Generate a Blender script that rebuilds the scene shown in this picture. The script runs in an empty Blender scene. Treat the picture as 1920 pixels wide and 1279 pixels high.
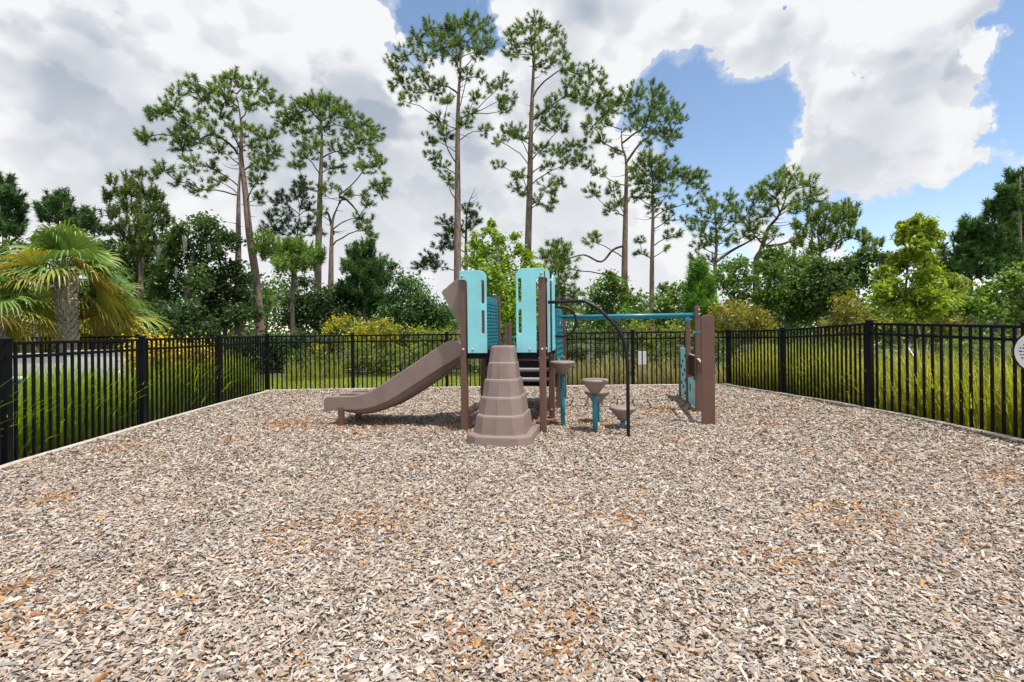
import bpy, bmesh, math, random
import numpy as np
from mathutils import Vector, Matrix, Euler

random.seed(7)
rng = np.random.default_rng(11)
R = math.radians
SC = bpy.context.scene
COL = SC.collection

# ------------------------------------------------------------------ camera
FPX, HORIZON, CAMH, ROLL = 940.0, 619.5, 1.28, R(0.62)
cam_d = bpy.data.cameras.new('camera')
cam = bpy.data.objects.new('camera', cam_d)
COL.objects.link(cam)
cam_d.sensor_fit = 'HORIZONTAL'
cam_d.sensor_width = 36.0
cam_d.lens = 36.0 * FPX / 1920.0
cam_d.shift_y = -(639.5 - HORIZON) / 1920.0
cam_d.clip_start = 0.05
cam_d.clip_end = 3000
cam.matrix_world = Matrix.Translation((0, 0, CAMH)) @ Matrix.Rotation(R(90), 4, 'X') @ Matrix.Rotation(-ROLL, 4, 'Z')
SC.camera = cam

# ------------------------------------------------------------------ light
SUN_AZ_VEC = Vector((0.23, -0.20, 1.0)).normalized()      # towards the sun: almost overhead, a little to the right
sun_el = math.asin(SUN_AZ_VEC.z)
sun_d = bpy.data.lights.new('sun', 'SUN')
sun_d.energy = 4.6
sun_d.angle = R(0.55)
sun_d.color = (1.0, 0.955, 0.88)
sun = bpy.data.objects.new('sun', sun_d)
COL.objects.link(sun)
sun.rotation_euler = SUN_AZ_VEC.to_track_quat('Z', 'Y').to_euler()
sun.location = (10, 10, 40)

SC.view_settings.view_transform = 'Standard'
SC.view_settings.look = 'None'
SC.view_settings.exposure = 0.32
SC.view_settings.gamma = 1.0
SC.view_settings.use_curve_mapping = False
SC.cycles.max_bounces = 6
SC.cycles.diffuse_bounces = 3
SC.cycles.transparent_max_bounces = 8
SC.cycles.use_denoising = True


def unroll(px, py):
    dx, dy = px - 960.0, py - 639.5
    return (dx * math.cos(ROLL) - dy * math.sin(ROLL), dx * math.sin(ROLL) + dy * math.cos(ROLL) + 639.5 - HORIZON)


def P(px, py, d):
    """photo pixel + distance along the view axis -> world point"""
    dx, dy = unroll(px, py)
    return Vector((dx / FPX * d, d, CAMH - dy / FPX * d))


def G(px, py, z=0.0):
    """photo pixel of a point on level z -> world point"""
    dx, dy = unroll(px, py)
    d = (CAMH - z) * FPX / dy
    return Vector((dx / FPX * d, d, z))


def DIR(px, py):
    return P(px, py, 1.0) - Vector((0, 0, CAMH))


# ------------------------------------------------------------------ world: blue sky with cumulus
world = bpy.data.worlds.new('World')
SC.world = world
world.use_nodes = True
wn = world.node_tree
for n in list(wn.nodes):
    wn.nodes.remove(n)


def nd(tree, kind, **kw):
    n = tree.nodes.new(kind)
    for k, v in kw.items():
        setattr(n, k, v)
    return n


def mth(tree, op, a, b=None, c=None, clamp=False):
    n = nd(tree, 'ShaderNodeMath', operation=op)
    n.use_clamp = clamp
    for i, v in enumerate((a, b, c)):
        if v is None:
            continue
        if isinstance(v, (int, float)):
            n.inputs[i].default_value = v
        else:
            tree.links.new(v, n.inputs[i])
    return n.outputs[0]


def mapr(tree, v, a, b, c, d, smooth=True):
    n = nd(tree, 'ShaderNodeMapRange')
    if smooth:
        n.interpolation_type = 'SMOOTHSTEP'
    tree.links.new(v, n.inputs[0])
    for i, x in enumerate((a, b, c, d)):
        n.inputs[i + 1].default_value = x
    return n.outputs[0]


cg = bpy.data.node_groups.new('cloud_density', 'ShaderNodeTree')
cg.interface.new_socket('Vector', in_out='INPUT', socket_type='NodeSocketVector')
cg.interface.new_socket('Detail', in_out='INPUT', socket_type='NodeSocketFloat')
cg.interface.new_socket('Density', in_out='OUTPUT', socket_type='NodeSocketFloat')
gi, go = nd(cg, 'NodeGroupInput'), nd(cg, 'NodeGroupOutput')
mp = nd(cg, 'ShaderNodeMapping')
mp.inputs['Location'].default_value = (3.1, 0.4, 7.7)
mp.inputs['Scale'].default_value = (1.0, 1.0, 1.35)
cg.links.new(gi.outputs[0], mp.inputs[0])
n1 = nd(cg, 'ShaderNodeTexNoise')
n1.inputs['Scale'].default_value = 2.1
cg.links.new(gi.outputs[1], n1.inputs['Detail'])
n1.inputs['Roughness'].default_value = 0.54
n1.inputs['Distortion'].default_value = 0.15
cg.links.new(mp.outputs[0], n1.inputs['Vector'])
n2 = nd(cg, 'ShaderNodeTexVoronoi')
n2.feature = 'F1'
n2.inputs['Scale'].default_value = 12.0
n2.inputs['Detail'].default_value = 1.0
n2.inputs['Roughness'].default_value = 0.55
cg.links.new(mp.outputs[0], n2.inputs['Vector'])
acc = mth(cg, 'MULTIPLY_ADD', n1.outputs[0], 0.85, 0.235)
acc = mth(cg, 'SUBTRACT', acc, mth(cg, 'MULTIPLY', n2.outputs['Distance'], 0.15))
wz = nd(cg, 'ShaderNodeTexNoise')
wz.inputs['Scale'].default_value = 7.0
wz.inputs['Roughness'].default_value = 0.62
cg.links.new(gi.outputs[1], wz.inputs['Detail'])
cg.links.new(gi.outputs[0], wz.inputs['Vector'])
wv = nd(cg, 'ShaderNodeVectorMath', operation='MULTIPLY_ADD')
cg.links.new(wz.outputs['Color'], wv.inputs[0])
wv.inputs[1].default_value = (.20, .20, .20)
wv.inputs[2].default_value = (-.10, -.10, -.10)
wp = nd(cg, 'ShaderNodeVectorMath', operation='ADD')
cg.links.new(gi.outputs[0], wp.inputs[0])
cg.links.new(wv.outputs[0], wp.inputs[1])
# where the cloud banks of the day stand and where the sky between them is clear
BANKS = [  # px, py, radius px, amount
    (1250, 185, 95, -.30), (1395, 235, 120, -.42), (1340, 320, 110, -.40), (1440, 300, 60, -.25), (1150, 480, 170, .24), (1260, 540, 110, .2), (800, 420, 150, .24), (640, 450, 170, .18), (1040, 450, 120, .2),
    (1885, 40, 75, -.40), (1900, 150, 80, -.42), (1905, 240, 60, -.35), (1915, 400, 110, -.40), (1800, 430, 90, -.40), (1680, 430, 80, -.38),
    (1560, 410, 60, -.30), (770, 25, 55, -.32), (835, 40, 60, -.36), (905, 45, 45, -.36), (748, 110, 34, -.28),
    (1445, 5, 14, -.3), (1622, 108, 20, -.34), (1640, 215, 200, .16), (1400, 70, 190, .14), (1130, 60, 170, .14), (1560, 300, 110, .14),
    (1780, 230, 70, .10), (1850, 295, 45, .22), (1800, 80, 45, .20), (1700, 370, 60, .10), (500, 130, 330, .12), (120, 260, 260, .12), (690, 120, 90, .16),
    (1000, 330, 200, .12), (870, 250, 120, .12), (40, 10, 170, .16), (200, 60, 150, .08)]
for (bx, by, br, amt) in BANKS:
    v = DIR(bx, by)
    rr = br / FPX / v.length
    v.normalize()
    dn = nd(cg, 'ShaderNodeVectorMath', operation='DISTANCE')
    cg.links.new(wp.outputs[0], dn.inputs[0])
    dn.inputs[1].default_value = v
    acc = mth(cg, 'ADD', acc, mapr(cg, dn.outputs['Value'], rr * 0.45, rr * 1.15, amt, 0.0))
cg.links.new(acc, go.inputs[0])

tc = nd(wn, 'ShaderNodeTexCoord')
nrm = nd(wn, 'ShaderNodeVectorMath', operation='NORMALIZE')
wn.links.new(tc.outputs['Generated'], nrm.inputs[0])


def density(offset, detail):
    g = nd(wn, 'ShaderNodeGroup')
    g.node_tree = cg
    a = nd(wn, 'ShaderNodeVectorMath', operation='ADD')
    wn.links.new(nrm.outputs[0], a.inputs[0])
    a.inputs[1].default_value = offset
    wn.links.new(a.outputs[0], g.inputs[0])
    g.inputs[1].default_value = detail
    return g.outputs[0]


d0 = density((0, 0, 0), 9.0)
d1 = density((0.012, 0.0, 0.035), 6.0)
d2 = density((0.03, 0.0, 0.10), 3.0)
cover = mth(wn, 'MAXIMUM', mapr(wn, d0, 0.497, 0.55, 0.0, 1.0), mapr(wn, d0, 0.36, 0.54, 0.0, 0.42))
over = mth(wn, 'ADD', mth(wn, 'MULTIPLY', d1, 0.45), mth(wn, 'MULTIPLY', d2, 0.55))
shade = mapr(wn, mth(wn, 'ADD', mth(wn, 'MULTIPLY', over, 0.8), mth(wn, 'MULTIPLY', d0, 0.2)), 0.56, 0.81, 0.0, 1.0)
rim = mapr(wn, mth(wn, 'SUBTRACT', d0, d1), -0.03, 0.05, 0.0, 0.30)
shade = mth(wn, 'SUBTRACT', shade, rim, clamp=True)
sepv = nd(wn, 'ShaderNodeSeparateXYZ')          # low clouds are seen from their sunlit sides, high ones from below
wn.links.new(nrm.outputs[0], sepv.inputs[0])
shade = mth(wn, 'MULTIPLY', shade, mapr(wn, sepv.outputs['Z'], 0.10, 0.45, 0.25, 1.0))
sky = nd(wn, 'ShaderNodeTexSky')
sky.sky_type = 'NISHITA'
sky.sun_disc = False
sky.sun_elevation = sun_el
sky.sun_rotation = math.atan2(SUN_AZ_VEC.x, SUN_AZ_VEC.y)
sky.altitude = 20
sky.air_density = 1.0
sky.dust_density = 0.1
sky.ozone_density = 0.35
mixc = nd(wn, 'ShaderNodeMix', data_type='RGBA')
mixc.inputs['A'].default_value = (4.95, 5.0, 5.08, 1)
mixc.inputs['B'].default_value = (2.15, 2.45, 2.95, 1)
wn.links.new(shade, mixc.inputs['Factor'])
mixs = nd(wn, 'ShaderNodeMix', data_type='RGBA')
wn.links.new(cover, mixs.inputs['Factor'])
wn.links.new(sky.outputs[0], mixs.inputs['A'])
wn.links.new(mixc.outputs['Result'], mixs.inputs['B'])
bg = nd(wn, 'ShaderNodeBackground')
bg.inputs['Strength'].default_value = 0.15
wn.links.new(mixs.outputs['Result'], bg.inputs['Color'])
wo = nd(wn, 'ShaderNodeOutputWorld')
wn.links.new(bg.outputs[0], wo.inputs['Surface'])
world.cycles.sampling_method = 'MANUAL'
world.cycles.sample_map_resolution = 512


# ------------------------------------------------------------------ materials
def newmat(name):
    m = bpy.data.materials.new(name)
    m.use_nodes = True
    t = m.node_tree
    for n in list(t.nodes):
        t.nodes.remove(n)
    out = nd(t, 'ShaderNodeOutputMaterial')
    bs = nd(t, 'ShaderNodeBsdfPrincipled')
    t.links.new(bs.outputs[0], out.inputs[0])
    return m, t, bs, out


def mat(name, col, rough=0.6, var=0.12, scale=6.0, bump=0.0, bscale=60.0, col2=None, stretch=(1, 1, 1), spec=0.5, metal=0.0, coord='Object'):
    m, t, bs, out = newmat(name)
    tcn = nd(t, 'ShaderNodeTexCoord')
    mpn = nd(t, 'ShaderNodeMapping')
    mpn.inputs['Scale'].default_value = stretch
    t.links.new(tcn.outputs[coord], mpn.inputs[0])
    nz = nd(t, 'ShaderNodeTexNoise')
    nz.inputs['Scale'].default_value = scale
    nz.inputs['Detail'].default_value = 6
    nz.inputs['Roughness'].default_value = 0.6
    t.links.new(mpn.outputs[0], nz.inputs['Vector'])
    mx = nd(t, 'ShaderNodeMix', data_type='RGBA')
    c2 = col2 or tuple(c * (1 - var * 2) for c in col)
    c1 = col if col2 else tuple(min(1, c * (1 + var)) for c in col)
    mx.inputs['A'].default_value = (*c1, 1)
    mx.inputs['B'].default_value = (*c2, 1)
    t.links.new(mapr(t, nz.outputs[0], 0.3, 0.72, 0, 1), mx.inputs['Factor'])
    t.links.new(mx.outputs['Result'], bs.inputs['Base Color'])
    bs.inputs['Roughness'].default_value = rough
    bs.inputs['Specular IOR Level'].default_value = spec
    bs.inputs['Metallic'].default_value = metal
    t.links.new(mapr(t, nz.outputs[0], 0.3, 0.7, rough * 0.88, min(1, rough * 1.12)), bs.inputs['Roughness'])
    if bump:
        n3 = nd(t, 'ShaderNodeTexNoise')
        n3.inputs['Scale'].default_value = bscale
        n3.inputs['Detail'].default_value = 4
        t.links.new(mpn.outputs[0], n3.inputs['Vector'])
        bp = nd(t, 'ShaderNodeBump')
        bp.inputs['Strength'].default_value = bump
        bp.inputs['Distance'].default_value = 0.02
        t.links.new(n3.outputs[0], bp.inputs['Height'])
        t.links.new(bp.outputs[0], bs.inputs['Normal'])
    return m


def leafmat(name, rough=0.5, trans=0.35, spec=0.35):
    m, t, bs, out = newmat(name)
    at = nd(t, 'ShaderNodeAttribute', attribute_name='Col')
    t.links.new(at.outputs['Color'], bs.inputs['Base Color'])
    bs.inputs['Roughness'].default_value = rough
    bs.inputs['Specular IOR Level'].default_value = spec
    if trans:
        tr = nd(t, 'ShaderNodeBsdfTranslucent')
        hv = nd(t, 'ShaderNodeHueSaturation')
        hv.inputs['Hue'].default_value = 0.48
        hv.inputs['Saturation'].default_value = 1.1
        hv.inputs['Value'].default_value = 1.5
        t.links.new(at.outputs['Color'], hv.inputs['Color'])
        t.links.new(hv.outputs[0], tr.inputs['Color'])
        ms = nd(t, 'ShaderNodeMixShader')
        ms.inputs[0].default_value = trans
        t.links.new(bs.outputs[0], ms.inputs[1])
        t.links.new(tr.outputs[0], ms.inputs[2])
        t.links.new(ms.outputs[0], out.inputs[0])
    return m


M = {}
M['leaf'] = leafmat('leaf', 0.45, 0.38)
M['needle'] = leafmat('needle', 0.5, 0.25)
M['grass'] = leafmat('grass_blade', 0.5, 0.58)
M['frond'] = leafmat('palm_frond', 0.42, 0.25)
M['chip'] = leafmat('wood_chip', 0.85, 0.0, 0.2)
M['brown'] = mat('brown_plastic', (.245, .182, .158), .45, .07, 5, .10, 220)
M['post'] = mat('brown_coated_steel', (.150, .078, .058), .38, .05, 4, .05, 300)
M['aqua'] = mat('light_blue_plastic', (.27, .70, .77), .40, .05, 4, .06, 240)
M['aqua_edge'] = mat('panel_edge', (.30, .62, .68), .4, .05)
M['teal'] = mat('teal_plastic', (.010, .205, .285), .36, .08, 5, .05, 200)
M['black'] = mat('black_coated_steel', (.010, .010, .011), .4, .1, spec=.3)
M['fence'] = mat('black_fence_paint', (.0045, .005, .008), .5, .1, 8, spec=.15)
M['deck'] = mat('black_vinyl_deck', (.010, .009, .010), .6, .1, 20, .2, 200, spec=.2)
M['tread'] = mat('grey_tread', (.24, .24, .25), .6, .1, 20, .2, 200)  # stair treads: grey, much lighter than the black deck and risers
M['bolt'] = mat('bolt_cap', (.50, .42, .36), .4, .05)
M['white'] = mat('white_paint', (.82, .83, .84), .45, .04, 8)
M['stucco'] = mat('white_stucco', (.66, .65, .64), .8, .05, 5, .4, 90)
M['capstone'] = mat('grey_cap', (.42, .41, .40), .7, .08, 8, .3, 80)
M['concrete'] = mat('concrete_kerb', (.50, .44, .38), .85, .14, 12, .4, 120)
M['rod'] = mat('grey_rod', (.42, .42, .40), .6, .06)
M['wood'] = mat('grey_stake', (.36, .33, .30), .8, .15, 10, .4, 60, stretch=(6, 6, .6))
M['beige'] = mat('beige_post', (.50, .46, .38), .6, .06)
M['strap'] = mat('white_strap', (.75, .75, .72), .6, .05)
M['bark'] = mat('pine_bark', (.330, .235, .185), .9, .2, 3.2, 1.0, 9, col2=(.150, .108, .088), stretch=(3.5, 3.5, .8), spec=.15)
M['branch'] = mat('branch_bark', (.115, .088, .070), .9, .2, 3, .6, 12, spec=.15)
M['bark_grey'] = mat('grey_bark', (.200, .165, .135), .9, .2, 3, .8, 10, col2=(.085, .07, .058), stretch=(3, 3, .7), spec=.15)
M['boot'] = mat('palm_boot', (.46, .40, .36), .85, .2, 9, .6, 50, stretch=(2, 2, .6), spec=.15)
M['palmcore'] = mat('palm_trunk', (.19, .155, .13), .95, .2, 8, .8, 30, spec=.1)
M['moss'] = mat('spanish_moss', (.28, .30, .23), .95, .2, 8, spec=.1)
M['soil'] = mat('soil', (.060, .048, .036), .95, .3, 4, .8, 40, col2=(.030, .024, .018), spec=.1)
M['thatch'] = mat('grass_thatch', (.17, .165, .06), .95, .3, 4, .8, 40, col2=(.09, .085, .035), spec=.1)
M['label_red'] = mat('sticker_pink', (.62, .42, .42), .5, .04)
M['ink'] = mat('sign_ink', (.03, .03, .035), .6, .04)


# ------------------------------------------------------------------ object helpers
def tag(o, label=None, cat=None, group=None, kind=None):
    if label:
        o['label'] = label
    if cat:
        o['category'] = cat
    if group:
        o['group'] = group
    if kind:
        o['kind'] = kind
    return o


def link(name, me, m=None, parent=None, loc=None):
    o = bpy.data.objects.new(name, me)
    COL.objects.link(o)
    if m is not None and me is not None and len(me.materials) == 0:
        me.materials.append(m)
    if parent is not None:
        o.parent = parent
    if loc is not None:
        o.location = loc
    return o


def empty(name, loc, rz=0.0):
    o = bpy.data.objects.new(name, None)
    COL.objects.link(o)
    o.location = loc
    o.rotation_euler = (0, 0, rz)
    o.empty_display_size = .2
    return o


class MB:
    """collects shapes in world coordinates; build() links them as one mesh (relative to its root)"""

    def __init__(self):
        self.v, self.f, self.s = [], [], []

    def add(self, vs, fs, smooth=False):
        n = len(self.v)
        self.v += [tuple(p) for p in vs]
        self.f += [tuple(i + n for i in f) for f in fs]
        self.s += [smooth] * len(fs)
        return self

    def box(self, c, ax, ay, az, sx, sy, sz, bev=0.0):
        """box at centre c with half sizes along unit axes"""
        c, ax, ay, az = Vector(c), Vector(ax), Vector(ay), Vector(az)
        bm = bmesh.new()
        bmesh.ops.create_cube(bm, size=2.0)
        bmesh.ops.scale(bm, vec=(sx, sy, sz), verts=bm.verts)
        if bev:
            bmesh.ops.bevel(bm, geom=bm.edges[:], offset=bev, segments=2, affect='EDGES', profile=.6)
        bm.verts.index_update()
        vs = [c + ax * v.co.x + ay * v.co.y + az * v.co.z for v in bm.verts]
        fs = [[v.index for v in f.verts] for f in bm.faces]
        bm.free()
        return self.add(vs, fs)

    def bar(self, a, b, w, h=None, up=(0, 0, 1), bev=0.0):
        a, b = Vector(a), Vector(b)
        z = (b - a)
        L = z.length
        z.normalize()
        x = Vector(up).cross(z)
        if x.length < 1e-4:
            x = Vector((1, 0, 0))
        x.normalize()
        y = z.cross(x)
        return self.box((a + b) / 2, x, y, z, w / 2, (h or w) / 2, L / 2, bev)

    def tube(self, pts, rad, n=8, cap=True, smooth=True):
        pts = [Vector(p) for p in pts]
        k = len(pts)
        if not hasattr(rad, '__len__'):
            rad = [rad] * k
        t0 = (pts[1] - pts[0]).normalized()
        ref = Vector((0, 0, 1)) if abs(t0.z) < .9 else Vector((1, 0, 0))
        x = t0.cross(ref).normalized()
        vs = []
        for i in range(k):
            t = (pts[min(i + 1, k - 1)] - pts[max(i - 1, 0)])
            if t.length < 1e-6:
                t = t0
            t = t.normalized()
            x = (x - t * x.dot(t))
            if x.length < 1e-5:
                x = t.cross(Vector((0.3, 0.8, 0.5)))
            x.normalize()
            y = t.cross(x)
            for j in range(n):
                a = 2 * math.pi * j / n
                vs.append(pts[i] + (x * math.cos(a) + y * math.sin(a)) * rad[i])
        fs = []
        for i in range(k - 1):
            for j in range(n):
                fs.append((i * n + j, i * n + (j + 1) % n, (i + 1) * n + (j + 1) % n, (i + 1) * n + j))
        self.add(vs, fs, smooth)
        if cap:
            b = len(self.v) - k * n
            self.f.append(tuple(b + j for j in range(n))[::-1])
            self.f.append(tuple(b + (k - 1) * n + j for j in range(n)))
            self.s += [False, False]
        return self

    def lathe(self, base, prof, n=28, smooth=True):
        base = Vector(base)
        vs, fs = [], []
        for (r, z) in prof:
            for j in range(n):
                a = 2 * math.pi * j / n
                vs.append(base + Vector((r * math.cos(a), r * math.sin(a), z)))
        for i in range(len(prof) - 1):
            for j in range(n):
                fs.append((i * n + j, i * n + (j + 1) % n, (i + 1) * n + (j + 1) % n, (i + 1) * n + j))
        fs.append(tuple(range(n))[::-1])
        fs.append(tuple((len(prof) - 1) * n + j for j in range(n)))
        return self.add(vs, fs, smooth)

    def build(self, name, m, root=None, origin=None, bevel=0.0):
        o0 = Vector(origin) if origin is not None else Vector((0, 0, 0))
        base = o0
        if root is not None:
            base = Vector(root.location)
            if root.parent is not None:
                base = base + Vector(root.parent.location)
            base = base + o0
        me = bpy.data.meshes.new(name)
        me.from_pydata([(p[0] - base.x, p[1] - base.y, p[2] - base.z) for p in self.v], [], self.f)
        me.polygons.foreach_set('use_smooth', self.s)
        me.update()
        if bevel:
            bm = bmesh.new()
            bm.from_mesh(me)
            bmesh.ops.bevel(bm, geom=[e for e in bm.edges if len(e.link_faces) == 2 and e.calc_face_angle(0) > .5], offset=bevel, segments=2, affect='EDGES')
            bm.to_mesh(me)
            bm.free()
        o = link(name, me, m, root)
        o.location = o0
        return o


def shape(outer, holes, thick, org, ax, ay, an, bev=.004):
    """flat outline with holes, extruded: returns an MB in world space"""
    cu = bpy.data.curves.new('tmp', 'CURVE')
    cu.dimensions = '2D'
    cu.fill_mode = 'BOTH'
    cu.extrude = thick / 2 - bev
    cu.bevel_depth = bev
    cu.bevel_resolution = 1
    cu.offset = -bev
    for pl in [outer] + list(holes):
        sp = cu.splines.new('POLY')
        sp.points.add(len(pl) - 1)
        for i, p in enumerate(pl):
            sp.points[i].co = (p[0], p[1], 0, 1)
        sp.use_cyclic_u = True
    ob = bpy.data.objects.new('tmp', cu)
    COL.objects.link(ob)
    dg = bpy.context.evaluated_depsgraph_get()
    me = bpy.data.meshes.new_from_object(ob.evaluated_get(dg))
    mb = MB()
    org, ax, ay, an = Vector(org), Vector(ax), Vector(ay), Vector(an)
    flip = ax.cross(ay).dot(an) < 0
    mb.add([org + ax * v.co.x + ay * v.co.y + an * v.co.z for v in me.vertices],
           [tuple(p.vertices)[::-1] if flip else tuple(p.vertices) for p in me.polygons])
    bpy.data.objects.remove(ob)
    bpy.data.curves.remove(cu)
    bpy.data.meshes.remove(me)
    return mb


def rounded(x0, y0, x1, y1, r, n=6):
    if not hasattr(r, '__len__'):
        r = (r,) * 4
    out = []
    for (cx, cy, a0, rr) in ((x1 - r[0], y1 - r[0], 0, r[0]), (x0 + r[1], y1 - r[1], 90, r[1]), (x0 + r[2], y0 + r[2], 180, r[2]), (x1 - r[3], y0 + r[3], 270, r[3])):
        if rr <= 1e-5:
            out.append((cx, cy))
            continue
        for k in range(n + 1):
            a = R(a0 + 90 * k / n)
            out.append((cx + rr * math.cos(a), cy + rr * math.sin(a)))
    return out


def npmesh(name, co, faces_n, col, smooth=False):
    """co (N*k,3): consecutive k verts per face"""
    n = len(co) // faces_n
    me = bpy.data.meshes.new(name)
    me.vertices.add(len(co))
    me.vertices.foreach_set('co', np.asarray(co, np.float32).ravel())
    me.loops.add(len(co))
    me.loops.foreach_set('vertex_index', np.arange(len(co), dtype=np.int32))
    me.polygons.add(n)
    me.polygons.foreach_set('loop_start', np.arange(n, dtype=np.int32) * faces_n)
    me.update(calc_edges=True)
    if col is not None:
        ca = me.color_attributes.new('Col', 'FLOAT_COLOR', 'POINT')
        c4 = np.ones((len(co), 4), np.float32)
        c4[:, :3] = col
        ca.data.foreach_set('color', c4.ravel())
    return me


def unit(a):
    return a / (np.linalg.norm(a, axis=-1, keepdims=True) + 1e-9)


def rand_dirs(n):
    return unit(rng.normal(size=(n, 3)))


def tint(n, cols, jit=.22):
    """n random albedos between the given colours"""
    cols = np.array(cols, float)
    i, j = rng.integers(0, len(cols), n), rng.integers(0, len(cols), n)
    t = rng.random((n, 1))
    c = cols[i] * t + cols[j] * (1 - t)
    c = c * (1 + rng.normal(0, jit, (n, 1)))
    return np.clip(c, .004, .9)


# ------------------------------------------------------------------ setting: ground
def gz(x, y):
    """mulch level: flat with a low swell along the right-hand fence"""
    s = min(max((x - 2.8) / 2.2, 0), 1)
    s = s * s * (3 - 2 * s)
    return s * .115 * math.exp(-((y - 7.0) / 2.0) ** 2)


def gz_np(x, y):
    s = np.clip((x - 2.8) / 2.2, 0, 1)
    s = s * s * (3 - 2 * s)
    return s * .115 * np.exp(-((y - 7.0) / 2.0) ** 2)


# fence posts read off the photograph (left, back, right)
LF = [Vector((-4.62, 2.95, 0)), Vector((-5.05, 5.0, 0)), Vector((-5.24, 7.1, 0)), Vector((-5.37, 9.17, 0)), Vector((-5.42, 11.1, 0))]
BF = [Vector((-5.42, 11.1, 0)), Vector((-3.57, 11.22, 0)), Vector((-1.48, 11.32, 0)), Vector((.62, 11.36, 0)), Vector((2.73, 11.36, 0)), Vector((4.86, 11.3, 0))]
RF = [Vector((4.86, 11.3, 0)), Vector((5.12, 9.5, 0)), Vector((5.05, 7.08, 0)), Vector((5.42, 5.28, 0)), Vector((5.85, 3.2, 0))]
for L in (LF, BF, RF):
    for p in L:
        p.z = gz(p.x, p.y)


def interp(line, y):
    pts = sorted(((p.y, p.x) for p in line))
    return float(np.interp(y, [a for a, b in pts], [b for a, b in pts]))


gm = M['soil']
g_m, g_t, g_b, g_o = newmat('rough_ground')
tcn = nd(g_t, 'ShaderNodeTexCoord')
nz = nd(g_t, 'ShaderNodeTexNoise')
nz.inputs['Scale'].default_value = .35
nz.inputs['Detail'].default_value = 9
g_t.links.new(tcn.outputs['Object'], nz.inputs['Vector'])
cr = nd(g_t, 'ShaderNodeValToRGB')
cr.color_ramp.elements[0].position, cr.color_ramp.elements[0].color = .35, (.045, .042, .020, 1)
cr.color_ramp.elements[1].position, cr.color_ramp.elements[1].color = .65, (.075, .095, .026, 1)
g_t.links.new(nz.outputs[0], cr.inputs[0])
g_t.links.new(cr.outputs[0], g_b.inputs['Base Color'])
g_b.inputs['Roughness'].default_value = .95
me = bpy.data.meshes.new('ground')
S = 900
me.from_pydata([(-S, -S, -.06), (S, -S, -.06), (S, S, -.06), (-S, S, -.06)], [], [(0, 1, 2, 3)])
tag(link('ground', me, g_m), 'rough green and brown ground beyond the fences', kind='structure')

# mulch sheet (the chips lie on it)
m_m, m_t, m_b, m_o = newmat('mulch_bed')
tcn = nd(m_t, 'ShaderNodeTexCoord')
v1 = nd(m_t, 'ShaderNodeTexVoronoi')
v1.inputs['Scale'].default_value = 46
m_t.links.new(tcn.outputs['Object'], v1.inputs['Vector'])
cr = nd(m_t, 'ShaderNodeValToRGB')
cr.color_ramp.interpolation = 'LINEAR'
for i, (p, c) in enumerate(((0, (.16, .115, .085, 1)), (.35, (.30, .24, .19, 1)), (.65, (.42, .36, .30, 1)), (1, (.55, .49, .43, 1)))):
    if i < 2:
        e = cr.color_ramp.elements[i]
        e.position = p
    else:
        e = cr.color_ramp.elements.new(p)
    e.color = c
cr.color_ramp.elements[1].position = .35
sep = nd(m_t, 'ShaderNodeSeparateColor')
m_t.links.new(v1.outputs['Color'], sep.inputs[0])
m_t.links.new(sep.outputs[0], cr.inputs[0])
m_t.links.new(cr.outputs[0], m_b.inputs['Base Color'])
m_b.inputs['Roughness'].default_value = .95
bp = nd(m_t, 'ShaderNodeBump')
bp.inputs['Strength'].default_value = .9
bp.inputs['Distance'].default_value = .02
m_t.links.new(v1.outputs['Distance'], bp.inputs['Height'])
m_t.links.new(bp.outputs[0], m_b.inputs['Normal'])
vs, fs = [], []
NX, ys = 40, [-4 + i * .4 for i in range(39)]
ys = [y for y in ys if y < 11.0] + [11.0]
for y in ys:
    xl, xr = interp(LF, y) + .03, interp(RF, y) - .03
    for i in range(NX + 1):
        x = xl + (xr - xl) * i / NX
        vs.append((x, y + (.06 + .024 * (x + 5.4) if y == 11.0 else 0), gz(x, y)))
for j in range(len(ys) - 1):
    for i in range(NX):
        a = j * (NX + 1) + i
        fs.append((a, a + 1, a + NX + 2, a + NX + 1))
me = bpy.data.meshes.new('mulch_bed')
me.from_pydata(vs, [], fs)
tag(link('mulch_bed', me, m_m), 'wood chip mulch surface of the fenced playground', kind='structure')

# kerbs along the three fences
def kerb(line, side):
    mb = MB()
    for a, b in zip(line[:-1], line[1:]):
        d = (b - a).normalized()
        n = Vector((-d.y, d.x, 0)) * side
        for k in range(4):
            p, q = a.lerp(b, k / 4), a.lerp(b, (k + 1) / 4)
            p = p + n * .10
            q = q + n * .10
            p.z, q.z = gz(p.x, p.y), gz(q.x, q.y)
            mb.bar(p - Vector((0, 0, .045)), q - d * .003 - Vector((0, 0, .045)), .085, .15, bev=.008)
    return mb


for nm, L, s, lb in (('kerb_left', LF, -1, 'pale concrete kerb below the left-hand fence'), ('kerb_back', BF, -1, 'pale concrete kerb below the back fence'), ('kerb_right', RF, -1, 'pale concrete kerb below the right-hand fence')):
    tag(kerb(L, s).build(nm, M['concrete']), lb, kind='structure')

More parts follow.
